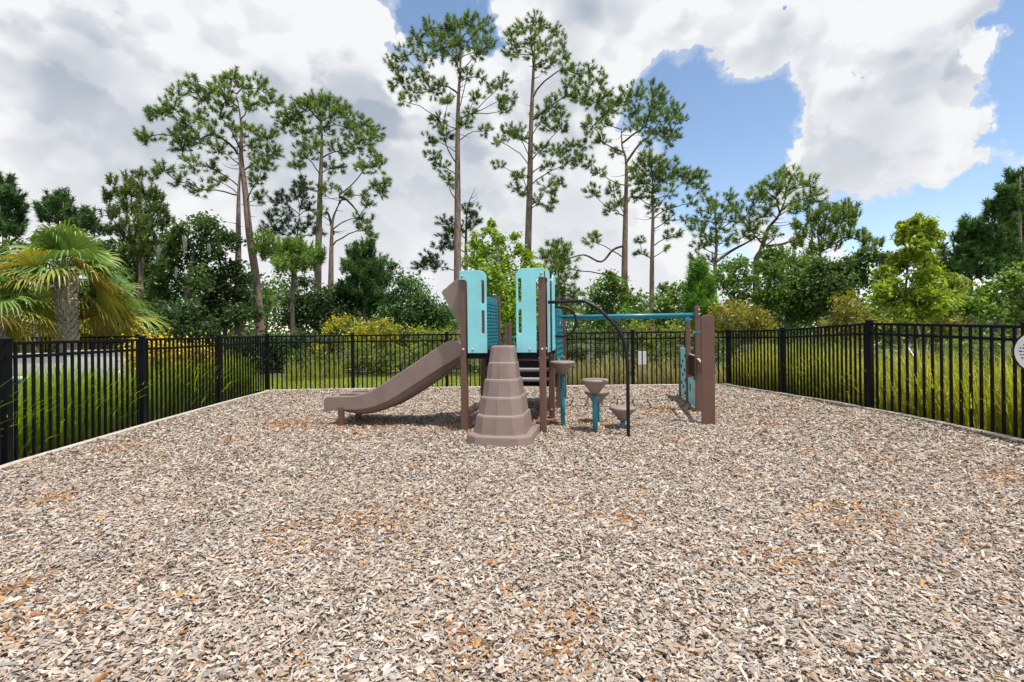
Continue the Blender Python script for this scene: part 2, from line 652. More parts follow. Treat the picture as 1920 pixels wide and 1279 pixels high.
# planting beds outside the left and right fences, lawn behind the back fence
for nm, pts, lb in (('planting_bed_left', [(-9.5, 2.5), (-4.6, 2.5), (-5.05, 5.0), (-5.24, 7.1), (-5.37, 9.17), (-5.43, 11.1), (-9.5, 11.1)], 'thatchy bed of tall grass outside the left fence'),
                    ('planting_bed_right', [(10.5, 2.5), (10.5, 11.3), (4.87, 11.3), (5.13, 9.5), (5.06, 7.08), (5.43, 5.28), (6.0, 2.5)], 'thatchy bed of tall grass outside the right fence')):
    me = bpy.data.meshes.new(nm)
    me.from_pydata([(x, y, -.03) for x, y in pts], [], [tuple(range(len(pts)))])
    tag(link(nm, me, M['thatch']), lb, kind='structure')
l_m = mat('lawn', (.27, .32, .06), .9, .2, 1.5, .5, 80, col2=(.20, .25, .05))
me = bpy.data.meshes.new('lawn')
me.from_pydata([(-14, 11.3, -.03), (1.2, 11.45, -.03), (1.0, 13.0, -.03), (-1, 14.4, -.03), (-14, 14.6, -.03)], [], [(0, 1, 2, 3, 4)])
tag(link('lawn', me, l_m), 'strip of mown lawn behind the back fence', kind='structure')

# mulch chips
def chips():
    n = 760000
    # more chips near the camera, fewer far away
    y = 1.25 + (11.15 - 1.25) * rng.random(n) ** 1.45
    half = np.minimum(1.12 * y + .7, 6.4)
    x = (rng.random(n) * 2 - 1) * half
    xl = np.interp(y, [p.y for p in LF], [p.x for p in LF]) + .14
    xr = np.interp(y, [p.y for p in RF[::-1]], [p.x for p in RF[::-1]]) - .14
    ok = (x > xl) & (x < xr) & (rng.random(n) < .35 + .65 * half / 6.4)
    x, y = x[ok], y[ok]
    o = np.argsort(y)
    x, y = x[o], y[o]
    n = len(x)
    L = np.clip(rng.lognormal(math.log(.0205), .48, n), .008, .065)
    L = L * (1 + .055 * np.clip(y - 3, 0, 8))
    W = np.clip(L * rng.uniform(.20, .62, n), .004, .020)
    yaw = rng.random(n) * 2 * math.pi
    pit = rng.normal(0, .30, n)
    rol = rng.normal(0, .42, n)
    a = np.stack([np.cos(yaw) * np.cos(pit), np.sin(yaw) * np.cos(pit), np.sin(pit)], 1)
    s = np.stack([-np.sin(yaw) * np.cos(rol), np.cos(yaw) * np.cos(rol), np.sin(rol)], 1)
    up = unit(np.cross(a, s))
    lump = .010 * np.sin(x * 5.1 + np.sin(y * 3.7)) * np.sin(y * 4.3 + 1.3 * np.sin(x * 2.9))
    c = np.stack([x, y, gz_np(x, y) + .010 + lump * .8 + rng.random(n) ** 2 * .018], 1)
    hL, hW = (L / 2)[:, None], (W / 2)[:, None]
    rid = (W * rng.uniform(-.05, .35, n))[:, None]
    tap = rng.uniform(.35, 1.0, (n, 1))
    skew = a * hW * rng.uniform(-.6, .6, (n, 1))
    p0, p1, p2 = c - a * hL - s * hW * tap + skew, c - a * hL + up * rid, c - a * hL + s * hW - skew
    q0, q1, q2 = c + a * hL - s * hW + skew, c + a * hL + up * rid, c + a * hL + s * hW * tap - skew
    near = y < 4.3
    far = ~near
    co = np.concatenate([np.stack([p0, p1, q1, q0, p1, p2, q2, q1], 1)[near].reshape(-1, 3), np.stack([p0, p2, q2, q0], 1)[far].reshape(-1, 3)])
    pal = np.array([(.425, .345, .280), (.510, .435, .368), (.600, .540, .475), (.315, .285, .265), (.40, .372, .355), (.345, .245, .165), (.165, .115, .082)])
    pr = np.array([.28, .22, .13, .12, .10, .09, .06])
    k = rng.choice(len(pal), n, p=pr)
    col = pal[k] * (1 + rng.normal(0, .12, (n, 1)))
    # stained, less bleached patches
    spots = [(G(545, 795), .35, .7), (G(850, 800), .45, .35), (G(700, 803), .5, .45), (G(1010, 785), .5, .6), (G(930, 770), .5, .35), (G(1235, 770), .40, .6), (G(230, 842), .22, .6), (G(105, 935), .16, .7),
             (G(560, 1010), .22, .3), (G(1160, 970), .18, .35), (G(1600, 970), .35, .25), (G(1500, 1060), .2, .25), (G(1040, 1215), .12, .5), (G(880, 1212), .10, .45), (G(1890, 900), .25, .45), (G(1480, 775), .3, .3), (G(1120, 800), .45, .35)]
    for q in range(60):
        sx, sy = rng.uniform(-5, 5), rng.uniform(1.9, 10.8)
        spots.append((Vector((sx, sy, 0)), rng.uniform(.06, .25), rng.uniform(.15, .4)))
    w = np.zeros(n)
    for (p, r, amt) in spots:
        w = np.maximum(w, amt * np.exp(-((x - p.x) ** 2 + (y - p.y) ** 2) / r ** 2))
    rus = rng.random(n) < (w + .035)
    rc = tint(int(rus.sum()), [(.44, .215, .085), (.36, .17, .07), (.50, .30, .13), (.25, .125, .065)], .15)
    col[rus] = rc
    col = np.clip(col * np.array([.86, .85, .835]), .03, .85)
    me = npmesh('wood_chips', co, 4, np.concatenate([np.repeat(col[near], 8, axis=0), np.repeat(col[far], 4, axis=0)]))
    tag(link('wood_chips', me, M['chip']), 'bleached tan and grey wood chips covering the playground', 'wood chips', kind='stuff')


chips()


# ------------------------------------------------------------------ fences
FH = 1.22
def_caps = {}


def fence(name, line, label, skip_first=False):
    root = empty(name, line[0])
    tag(root, label, 'fence', 'black metal picket fences')
    pm = bpy.data.meshes.get('picket')
    if pm is None:
        mb = MB().box((0, 0, FH / 2 - .03), (1, 0, 0), (0, 1, 0), (0, 0, 1), .012, .012, FH / 2 + .03)
        po = mb.build('picket_source', M['fence'])
        pm = po.data
        pm.name = 'picket'
        bpy.data.objects.remove(po)
        mb = MB().box((0, 0, FH / 2 - .04), (1, 0, 0), (0, 1, 0), (0, 0, 1), .034, .034, FH / 2 + .06, .004)
        po = mb.build('post_source', M['fence'])
        def_caps['post'] = po.data
        bpy.data.objects.remove(po)
        mb = MB()
        z = FH + .02
        mb.box((0, 0, z + .006), (1, 0, 0), (0, 1, 0), (0, 0, 1), .041, .041, .008, .003)
        mb.add([(-.036, -.036, z + .014), (.036, -.036, z + .014), (.036, .036, z + .014), (-.036, .036, z + .014), (0, 0, z + .03)], [(0, 1, 4), (1, 2, 4), (2, 3, 4), (3, 0, 4)])
        po = mb.build('cap_source', M['fence'])
        def_caps['cap'] = po.data
        bpy.data.objects.remove(po)
    base = Vector(line[0])
    for i, p in enumerate(line):
        skip = skip_first and i == 0
        q = line[i + 1] if i + 1 < len(line) else line[i - 1]
        ang = math.atan2(q.y - p.y, q.x - p.x)
        if not skip:
            po = link('post', def_caps['post'], None, root, Vector(p) - base)
            po.rotation_euler = (0, 0, ang)
            link('post_cap', def_caps['cap'], None, po)
        if i + 1 == len(line):
            break
        d = (q - p)
        L = d.length
        dn = d.normalized()
        for zr in (FH - .018, FH - .155):
            MB().bar(p + dn * .036 + Vector((0, 0, zr)), q - dn * .036 + Vector((0, 0, zr)), .038, .034, bev=.003).build('rail', M['fence'], root)
        ng = max(2, round(L / .1055))
        for k in range(1, ng):
            c = p.lerp(q, k / ng)
            o = link('picket', pm, None, root, c - base - Vector((0, 0, .012)))
            o.rotation_euler = (0, 0, ang)
    return root


fence('picket_fence', LF, 'black metal picket fence along the left side of the mulch')
fence('picket_fence', BF, 'black metal picket fence across the back behind the playset', True)
fence('picket_fence', RF, 'black metal picket fence along the right side of the mulch', True)

# ------------------------------------------------------------------ playset
Bp = Vector((.374, 6.17, 0))
U = Vector((.982, -.187, 0)).normalized()
V = Vector((-U.y, U.x, 0))
Z = Vector((0, 0, 1))


def S_(a, b, z):
    """structure frame: a to the right, b to the back; front right post is a=1, b=0"""
    return Bp + U * (a - 1) + V * b + Z * z


def on_plane(px, py, b):
    """pixel -> (a, z) on the vertical plane b = const of the playset"""
    d = DIR(px, py)
    o = Vector((0, 0, CAMH))
    p0 = S_(0, b, 0)
    t = (p0 - o).dot(V) / d.dot(V)
    h = o + d * t
    return ((h - S_(0, b, 0)).dot(U), h.z)


PS = empty('play_structure', S_(.5, .5, 0))
tag(PS, 'brown and light blue playset with slide, step climber and overhead ladder', 'playset')


def pbuild(mb, name, m, parent=PS, bevel=0.0):
    return mb.build(name, m, parent, bevel=bevel)


def post(a, b, h, w=.082, m='post', name='post', z0=-.1):
    mb = MB()
    c = S_(a, b, (h + z0) / 2)
    mb.box(c, U, V, Z, w / 2, w / 2, (h - z0) / 2, .012)
    o = pbuild(mb, name, M[m])
    MB().lathe(S_(a, b, h), [(w * .40, 0), (w * .36, .010), (w * .1, .014)], 12).build('post_cap', M['black'], o)
    return o


def bolts(pts, n, parent, r=.017):
    """domed bolt caps, facing along n"""
    n = Vector(n).normalized()
    for p in pts:
        p = Vector(p)
        MB().tube([p, p + n * .008, p + n * .014], [r, r * .9, r * .35], 10).build('bolt', M['bolt'], parent)


DECK = 1.045
pa = post(0, 0, 2.0)
pb_ = post(1, 0, 2.0)
pc = post(1, 1, 1.97)
pd = post(0, 1, 1.97)
pe = post(1, 2, 1.52)
pf = post(0, 2, 1.84)
pg = post(1, 3.05, 1.50)
ph = post(0, 3.05, 1.42, .06)
ph2 = post(-.07, 3.05, 1.42, .06)
bolts([S_(0, -.041, 1.045)], -V, pa)
bolts([S_(1, -.041, 1.045)], -V, pb_)
bolts([S_(1.041, 0, 1.05)], U, pb_)
bolts([S_(1 - .0, 1 - .041, .92), S_(1, 1 - .041, .80), S_(1, 1 - .041, .15)], -V, pc, .012)
bolts([S_(1, 2 - .041, .80), S_(1, 2 - .041, .62)], -V, pe, .012)

# deck
mb = MB()
mb.box(S_(.5, .5, DECK - .03), U, V, Z, .455, .53, .028, .008)
mb.bar(S_(.06, .03, DECK - .075), S_(.94, .03, DECK - .075), .05, .09)
mb.bar(S_(.06, .97, DECK - .075), S_(.94, .97, DECK - .075), .05, .09)
mb.bar(S_(.03, .1, DECK - .075), S_(.03, .9, DECK - .075), .05, .09)
mb.bar(S_(.97, .1, DECK - .075), S_(.97, .9, DECK - .075), .05, .09)
pbuild(mb, 'deck', M['deck'])

# light blue wall panels with rounded slots
def wall_panel(org, ax, an, mirror):
    w, z0, z1 = .248, 0, 1.035
    sgn = -1 if mirror else 1
    arm, ah = .100, .115
    out = [(0, z0), (w, z0), (w, z1 - .10)]
    for k in range(7):
        t = R(90 * k / 6)
        out.append((w - .10 + .10 * math.cos(t), z1 - .10 + .10 * math.sin(t)))
    out += [(-arm, z1), (-arm, z1 - ah)]
    for k in range(5):
        t = R(90 - 90 * k / 4)
        out.append((-.045 + .045 * math.cos(t), z1 - ah - .045 + .045 * math.sin(t)))
    holes = []
    for (h0, h1) in ((.24, .535), (.615, .915)):
        holes.append(rounded(w - .068, h0, w - .028, h1, .0195))
    out = [(x * sgn, y) for x, y in out]
    holes = [[(x * sgn, y) for x, y in h] for h in holes]
    return shape(out, holes, .02, org, ax, Z, an, .004)


pbuild(wall_panel(S_(.064, -.053, 1.0), U, V, False), 'wall_panel', M['aqua'])
pbuild(wall_panel(S_(.932, -.053, 1.005), U, V, True), 'wall_panel', M['aqua'])
pbuild(wall_panel(S_(1.053, .064, 1.0), V, U, False), 'wall_panel', M['aqua'])
pbuild(wall_panel(S_(1.053, .936, 1.0), V, U, True), 'wall_panel', M['aqua'])
bolts([S_(.13, -.064, 1.045), S_(.85, -.064, 1.045), S_(.0, -.064, 1.965), S_(1.0, -.064, 1.975)], -V, PS, .016)
bolts([S_(1.064, .17, 1.04), S_(1.064, .83, 1.04)], U, PS, .014)
MB().tube([S_(1.045, .05, .95), S_(1.045, .05, 2.02)], .012, 8).build('hand_bar', M['black'], PS)
MB().tube([S_(1.045, .95, .95), S_(1.045, .95, 1.95)], .016, 8).build('hand_bar', M['black'], PS)

# slide hood on the left opening
hp = [on_plane(868, 514, .0), on_plane(826, 547, .0), on_plane(861, 612, .0), on_plane(868, 616, .0)]
hood = empty('slide_hood', Vector((0, 0, 0)))
hood.parent = PS
for b in (.035, .965):
    o_ = S_(0, b, 0)
    pl = [(hp[0][0], hp[0][1]), (hp[1][0] + .02, hp[1][1] + .018), (hp[1][0] + .004, hp[1][1] - .012), (hp[2][0], hp[2][1]), (hp[3][0] + .012, hp[3][1])]
    sm = shape(pl, [], .03, o_, U, Z, V, .006)
    so = sm.build('side_plate', M['brown'], hood)
    bolts([S_(-.055, b - .017, hp[0][1] - .06), S_(-.052, b - .017, hp[2][1] + .02)], -V, PS, .014)
q0, q1 = hp[0], hp[1]
mbh = MB()
cz = Vector((0, 0, 0))
seg = 6
vs, fs = [], []
for t in range(2):
    off = -.0 if t == 0 else -.02
    for k in range(seg + 1):
        f = k / seg
        a = q0[0] + (q1[0] - q0[0]) * f
        z = q0[1] + (q1[1] - q0[1]) * f + .035 * math.sin(math.pi * f) * .6 + off
        for b in (.052, .948):
            vs.append(S_(a, b, z))
n_ = (seg + 1) * 2
for k in range(seg):
    fs.append((2 * k, 2 * k + 1, 2 * k + 3, 2 * k + 2))
    fs.append((n_ + 2 * k, n_ + 2 * k + 2, n_ + 2 * k + 3, n_ + 2 * k + 1))
fs += [(0, n_, n_ + 1, 1), (2 * seg, 2 * seg + 1, n_ + 2 * seg + 1, n_ + 2 * seg)]
for e in (0, 1):
    for k in range(seg):
        q = (2 * k + e, 2 * k + 2 + e, n_ + 2 * k + 2 + e, n_ + 2 * k + e)
        fs.append(q if e == 0 else q[::-1])
mbh.add(vs, fs)
mbh.build('roof_plate', M['brown'], hood)

# double slide
slide = empty('slide', Vector((0, 0, 0)))
slide.parent = PS
RB = (.14, .50, .86)
zz = lambda X, Y: (590 + X / 3.366, 480 + Y / 3.366)
top = [(62, 905), (78, 887), (150, 884), (240, 884), (300, 873), (350, 853), (410, 822), (500, 762), (600, 696), (720, 615), (800, 561), (838, 540), (862, 532), (888, 533), (915, 545), (950, 566)]
bot = [(950, 622), (900, 645), (800, 705), (700, 770), (600, 835), (520, 886), (460, 920), (400, 945), (340, 962), (270, 971), (150, 974), (85, 977), (70, 984), (60, 980)]
TP = [on_plane(*zz(*p), RB[0]) for p in top]
BT = [on_plane(*zz(*p), RB[0]) for p in bot]
for i, b in enumerate(RB):
    th = .05 if i != 1 else .06
    shape(TP + BT, [], th, S_(0, b, 0), U, Z, V, .012).build('side_rail', M['brown'], slide)
bs_ = sorted(BT)
ba, bz = [p[0] for p in bs_], [p[1] for p in bs_]
for (b0, b1) in ((RB[0] + .02, RB[1] - .02), (RB[1] + .02, RB[2] - .02)):
    vs, fs = [], []
    A = np.linspace(min(ba) + .06, -.02, 34)
    W = 9
    for layer in (0, 1):
        for a in A:
            z0 = float(np.interp(a, ba, bz)) + .055
            sl = min(1, max(0, (a + 1.95) / .35)) * min(1, max(0, (-.02 - a) / .5))
            for k in range(W):
                t = k / (W - 1)
                dip = math.sin(math.pi * t) ** .7
                z = z0 - dip * (.028 + .075 * sl) - layer * (.03 + .012 * sl)
                vs.append(S_(a, b0 + (b1 - b0) * t, z))
    n0 = len(A) * W
    for i in range(len(A) - 1):
        for k in range(W - 1):
            q = (i * W + k, (i + 1) * W + k, (i + 1) * W + k + 1, i * W + k + 1)
            fs.append(q)
            fs.append(tuple(n0 + j for j in q[::-1]))
    for k in range(W - 1):
        fs.append((k, k + 1, n0 + k + 1, n0 + k))
        e = (len(A) - 1) * W
        fs.append((e + k + 1, e + k, n0 + e + k, n0 + e + k + 1))
    MB().add(vs, fs, True).build('slide_bed', M['brown'], slide)
for b, px, py in ((.2, 640, 800), (.8, 672, 790)):
    g = G(px, py)
    zt = .27
    MB().box(g + Z * (zt / 2 - .05), U, V, Z, .033, .033, zt / 2 + .05, .008).build('leg', M['post'], slide)
MB().bar(S_(-.03, .12, .98), S_(-.03, .88, .98), .05, .10, bev=.01).build('mounting_flange', M['brown'], slide)

# stepped climber in front
climb = empty('step_climber', Vector((0, 0, 0)))
climb.parent = PS
cA = .5
ct = on_plane(938.5, 650, -.30)[0]
cb = on_plane(927, 838, -.86)[0]
tiers = [  # z0, z1, half width bottom, top, front b, chamfer
    (-.05, .112, .385, .372, -.80, .15),
    (.112, .318, .305, .278, -.685, .13),
    (.318, .515, .262, .238, -.585, .11),
    (.515, .710, .222, .200, -.485, .095),
    (.710, .905, .182, .163, -.385, .08),
    (.905, 1.095, .160, .138, -.285, .055)]
for i, (z0, z1, w0, w1, fb, ch) in enumerate(tiers):
    f = i / 5
    ca = cb + (ct - cb) * f
    back = -.055
    ring = []
    for (z, w, d_) in ((z0, w0, 0), (z1 - .022, w1 + .002, .018), (z1 - .006, w1 - .004, .022), (z1, w1 - .014, .03)):
        c = ch
        fbz = fb + d_
        ring.append([(ca - w, back, z), (ca - w, fbz + c * 1.05, z), (ca - w + c * .9, fbz + .012, z), (ca - w * .06, fbz, z), (ca + w - c * .9, fbz + .012, z), (ca + w, fbz + c * 1.05, z), (ca + w, back, z)])
    vs = [S_(*p) for r in ring for p in r]
    k = 7
    fs = []
    for r in range(3):
        for j in range(k):
            fs.append((r * k + j, r * k + (j + 1) % k, (r + 1) * k + (j + 1) % k, (r + 1) * k + j))
    fs.append(tuple(3 * k + j for j in range(k)))
    fs.append(tuple(range(k))[::-1])
    st = MB().add(vs, fs).build('step', M['brown'], climb)
    # moulded joint line down the front of the lower tiers
    if 0 < i < 5:
        a1 = ca - w0 * .06
        MB().bar(S_(a1, fb + .004, z0 + .01), S_(a1, fb + .016, z1 - .03), .012, .01, up=V, bev=.003).build('joint_rib', M['brown'], climb)

# black stair behind the deck
stair = empty('stair', Vector((0, 0, 0)))
stair.parent = PS
lev = [(1.045, 1.0), (.870, 1.34), (.685, 1.68), (.50, 2.0)]
for i, (zt, b0) in enumerate(lev[1:]):
    bb0 = lev[i][1] + .04 if i else 1.05
    bb1 = b0 if i < 2 else 3.0
    MB().box(S_(.5, (bb0 + bb1) / 2, zt - .018), U, V, Z, .44, (bb1 - bb0) / 2, .018, .006).build('tread', M['tread'], stair)
    zu = lev[i][0] - .05
    MB().box(S_(.5, bb0 + .02, (zu + zt + .03) / 2), U, V, Z, .44, .012, (zu - zt - .03) / 2, .003).build('riser', M['deck'], stair)
MB().box(S_(.5, 2.04, .42), U, V, Z, .44, .012, .062, .004).build('riser', M['deck'], stair)
for a in (.03, .97):
    sp = [(1.06, .99), (1.06, .80), (1.70, .38), (2.0, .38), (2.0, .56), (1.72, .60)]
    shape([(p[0], p[1]) for p in sp], [], .03, S_(a, 0, 0), V, Z, U, .005).build('stringer', M['deck'], stair)
bolts([S_(.12, 2.02, .42), S_(.5, 2.02, .42), S_(.88, 2.02, .42)], -V, PS, .010)

# teal side panels beside the stair
def slot_panel(a, b0, b1, z0, z1, rows, cols, perforated):
    holes = []
    w, h = b1 - b0, z1 - z0
    if perforated:
        for r in range(rows):
            for c in range(cols):
                x0 = .05 + (w - .10) * c / cols + (.02 if r % 2 else 0)
                y0 = .06 + (h - .14) * r / rows
                holes.append(rounded(x0 + .012, y0, x0 + (w - .10) / cols - .02, y0 + .022, .009, 2))
    out = rounded(0, 0, w, h, (.06, .02, .02, .02))
    return shape(out, holes, .03, S_(a, b0, z0), V, Z, U, .004)


pbuild(slot_panel(.0, 1.06, 1.95, .97, 1.795, 13, 4, True), 'teal_panel', M['teal'])
tp2 = pbuild(slot_panel(1.06, 1.05, 1.99, .80, 1.60, 1, 1, False), 'teal_panel', M['teal'])
for k in range(9):
    z = .86 + k * .08
    MB().bar(S_(1.078, 1.09, z), S_(1.078, 1.95, z), .012, .016, bev=.003).build('rib', M['teal'], tp2)
bolts([S_(1.076, 1.5, 1.38)], U, PS, .03)
bolts([S_(1.09, 1.93, .84), S_(1.09, 1.12, .84)], U, PS, .016)

# teal hand loops at the foot of the stair
for px0, px1 in ((943, 956), (962, 972)):
    p0, p1 = P(px0, 648, 9.45), P(px1, 648, 9.45)
    w = (p1 - p0) / 2
    c = (p0 + p1) / 2
    pts = [p0 - Z * .5]
    for k in range(9):
        t = math.pi * k / 8
        pts.append(c - w * math.cos(t) + Z * .17 * math.sin(t))
    pts.append(p1 - Z * .5)
    MB().tube(pts, .017, 8).build('hand_loop', M['teal'], PS)

# black arched pole and D-shaped grip
a0 = S_(1.06, .10, 1.625)
gb = G(1178, 820)
hd = Vector((gb.x - a0.x, gb.y - a0.y, 0))
HL = hd.length
hd.normalize()
prof = [(0, 1.625), (.42, 1.628), (.52, 1.605), (.62, 1.55), (.70, 1.485), (.80, 1.385), (.88, 1.29), (.94, 1.19), (.975, 1.08), (.99, .96), (1.0, .8), (1.0, .4), (1.0, -.1)]
pts = [Vector((a0.x, a0.y, 0)) + hd * (s * HL) + Z * z for s, z in prof]
sm = []
for i in range(len(pts) - 1):
    pm1, p0, p1, p2 = pts[max(0, i - 1)], pts[i], pts[i + 1], pts[min(len(pts) - 1, i + 2)]
    for k in range(5):
        t = k / 5
        sm.append(.5 * ((2 * p0) + (p1 - pm1) * t + (2 * pm1 - 5 * p0 + 4 * p1 - p2) * t * t + (3 * p0 - pm1 - 3 * p1 + p2) * t ** 3))
sm.append(pts[-1])
MB().tube(sm, .021, 12).build('arched_pole', M['black'], PS)
c0 = S_(1.07, .93, 1.395)
pts = [S_(1.05, .93, 1.60), S_(1.17, .93, 1.60)]
for k in range(1, 10):
    t = R(90 - 180 * k / 10)
    pts.append(S_(1.17 + .19 * math.cos(t), .93, 1.395 + .205 * math.sin(t)))
pts += [S_(1.17, .93, 1.19), S_(1.05, .93, 1.19)]
MB().tube(pts, .018, 10).build('grip_loop', M['black'], PS)

# right-hand station: posts in line and the overhead ladder
def st(px, py):
    g = G(px, py)
    r = g - Bp
    return r.dot(U) + 1, r.dot(V)


sa1, sb1 = st(1309, 774)
sa0, sb0 = st(1328, 798)
sa2, sb2 = sa1 + .0, sb1 + .93
sa3, sb3 = st(1277, 745)
s1 = post(sa1, sb1, 1.62, .078)
s2 = post(sa2, sb2, 1.50, .078)
s3 = post(sa3, sb3, .97, .075)
bolts([S_(sa1 + .02, sb1 - .041, 1.56), S_(sa1 + .02, sb1 - .041, 1.49)], -V, s1, .016)
lad = empty('overhead_ladder', Vector((0, 0, 0)))
lad.parent = PS
ZL = 1.485
for b0, b1, a1 in ((2.0, sb1, sa1), (2.95, sb2, sa2)):
    MB().tube([S_(1.03, b0, ZL), S_(a1 - .02, b1, ZL)], .031, 12).build('ladder_rail', M['teal'], lad)
for k in range(1, 8):
    f = k / 8
    a = 1.03 + (sa1 - 1.05) * f
    MB().tube([S_(a, 2.0 + (sb1 - 2.0) * f, ZL), S_(a, 2.95 + (sb2 - 2.95) * f, ZL)], .016, 8).build('rung', M['teal'], lad)
MB().bar(S_(sa2 - .01, sb2, ZL - .09), S_(sa2 - .01, sb2, ZL - .02), .09, .09, bev=.01).build('bracket', M['teal'], lad)
# broad upright board with a chamfered head
bw = .083
hb = 1.455
out = [(-bw, -.1), (bw, -.1), (bw, hb - .05), (bw - .012, hb - .018), (bw - .045, hb), (-bw + .045, hb), (-bw + .012, hb - .018), (-bw, hb - .05)]
dcam = (S_(sa0, sb0, 0) * 1.0)
pbuild(shape(out, [], .06, S_(sa0, sb0, 0), U, Z, V, .008), 'upright_board', M['post'])
MB().tube([S_(sa1 - .05, sb1 - .05, 1.215), S_(sa0 + .0, sb0 + .03, 1.215)], .016, 8).build('chin_bar', M['teal'], PS)
bolts([S_(sa1 - .06, sb1 - .06, 1.215)], -U, PS, .02)


# play panels between the station posts
def seg_frame(A, Bq):
    d = Vector((Bq.x - A.x, Bq.y - A.y, 0))
    L = d.length
    d.normalize()
    return d, L, Vector((d.y, -d.x, 0))


A3, A2, A1, A0 = S_(sa3, sb3, 0), S_(sa2, sb2, 0), S_(sa1, sb1, 0), S_(sa0, sb0, 0)
d, L, n = seg_frame(A3, A2)
mz = pbuild(shape(rounded(.045, .05, L - .045, .93, .03), [], .022, A3, d, Z, n, .004), 'maze_panel', M['aqua'])
tag(mz, 'tall light blue panel dotted with small dark pieces')
for k, (hx, hy) in enumerate(((.72, .80), (.40, .70), (.66, .55), (.42, .46), (.74, .38), (.5, .25), (.70, .16), (.25, .60), (.25, .30))):
    c = A3 + d * (hx * L) + Z * hy + n * .0115
    MB().tube([c, c + n * .012, c + n * .016], [.032, .030, .018], 14).build('knob', M['ink'], mz)
bolts([A3 + d * .07 + Z * .88 + n * .011, A3 + d * .07 + Z * .12 + n * .011, A3 + d * (L - .07) + Z * .55 + n * .011], n, PS, .017)
d, L, n = seg_frame(A2, A1)
lp = pbuild(shape(rounded(.045, .045, L - .045, .46, .02), [], .022, A2, d, Z, n, .004), 'low_panel', M['aqua'])
tag(lp, 'short light blue panel with a small pink sticker')
MB().box(A2 + d * (L * .62) + Z * .30 + n * .0135, d, n, Z, .11, .002, .055).build('sticker', M['label_red'], lp)
MB().box(A2 + d * (L * .30) + Z * .31 + n * .0135, d, n, Z, .05, .002, .06, .001).build('figure_mark', M['ink'], lp)
gp = pbuild(shape(rounded(.045, .50, L - .045, .835, .02), [], .022, A2 - n * .02, d, Z, n, .004), 'dark_panel', M['deck'])
MB().bar(A2 + d * .045 + Z * .845 - n * .02, A1 - d * .045 + Z * .845 - n * .02, .03, .02, bev=.003).build('top_edge', M['bolt'], gp)
d, L, n = seg_frame(A1, A0)
out = [(.04, .60), (.04, .815), (L - .03, .735), (L - .03, .42), (L - .07, .42), (L - .09, .52), (L - .16, .60), (L - .30, .63)]
ap = pbuild(shape(out, [], .03, A1, d, Z, n, .005), 'arch_panel', M['post'])
MB().bar(A1 + d * .045 + Z * .823, A0 - d * .035 + Z * .743, .034, .012, bev=.003).build('top_edge', M['bolt'], ap)

# ------------------------------------------------------------------ stepping pods
def pod(px, py, zt, rad, label):
    g = G(px, py)
    root = empty('stepping_pod', g)
    tag(root, label, 'stepping pod', 'mushroom stepping pods beside the playset')
    MB().lathe(g, [(.052, zt - .175), (.060, zt - .172), (rad * .55, zt - .115), (rad - .012, zt - .045), (rad - .002, zt - .036), (rad, zt - .014), (rad - .008, zt - .003), (rad - .03, zt), (.02, zt + .002)], 36).build('cap', M['brown'], root)
    MB().tube([g - Z * .15, g + Z * (zt - .15)], .031, 14).build('stem', M['teal'], root)
    for s in (1,):
        bolts([g + Vector((.033, 0, zt - .24))], (1, -.2, 0), root, .010)


pod(1055.5, 799, .865, .167, 'tallest brown stepping pod on a teal stem, nearest the playset')
pod(1116, 811, .665, .171, 'brown stepping pod on a teal stem, in front of another pod')
pod(1120, 794, .45, .171, 'brown stepping pod half hidden behind a taller pod')
pod(1168, 804, .285, .171, 'lowest brown stepping pod beside the black arched pole')


# ------------------------------------------------------------------ vegetation builders
def zoomed(ox, oy, s, pts):
    return [(ox + p[0] / s, oy + p[1] / s, *(q / s for q in p[2:])) for p in pts]


def crown_nodes(blobs, d, spread=1.0, axis_px=None):
    """pixel blobs -> 3D crown masses at the tree's distance, scattered in depth as the crown is wide"""
    cs = [P(b[0], b[1], d) for b in blobs]
    xs = [c.x for c in cs]
    ax = np.mean(xs) if axis_px is None else P(axis_px, 400, d).x
    hw = max(.3, (max(xs) - min(xs)) / 2)
    out = []
    for b, c in zip(blobs, cs):
        f = min(1, abs(c.x - ax) / hw)
        dy = random.uniform(-1, 1) * hw * spread * math.sqrt(max(.08, 1 - f * f))
        k = (d + dy) / d
        q = P(b[0], b[1], d + dy)
        out.append((q, b[2] / FPX * (d + dy)))
    return out


def skeleton(nodes, trunk, zmin, up=.45):
    """parent each crown mass to the trunk or to a mass nearer the trunk"""
    tp = np.array([tuple(p) for p in trunk])

    def on_trunk(c):
        seg = np.interp(0, [0], [0])
        best = None
        zs = tp[:, 2]
        hd0 = math.hypot(c.x - np.interp(c.z, zs, tp[:, 0]), c.y - np.interp(c.z, zs, tp[:, 1]))
        z = min(max(c.z - up * hd0 - .15, zmin), zs[-1])
        return Vector((float(np.interp(z, zs, tp[:, 0])), float(np.interp(z, zs, tp[:, 1])), z))
    n = len(nodes)
    at = [on_trunk(c) for c, r in nodes]
    hd = [(c - a).length for (c, r), a in zip(nodes, at)]
    order = sorted(range(n), key=lambda i: hd[i])
    par = [-1] * n
    for oi, i in enumerate(order):
        c = nodes[i][0]
        best, bc = -1, hd[i] * .95
        for j in order[:oi]:
            cj = nodes[j][0]
            dd = (c - cj).length
            cost = dd + .38 * hd[j] + (.6 * max(0, cj.z - c.z))
            if cost < bc:
                best, bc = j, cost
        par[i] = best
    cnt = [1] * n
    for i in order[::-1]:
        if par[i] >= 0:
            cnt[par[i]] += cnt[i]
    return par, at, cnt


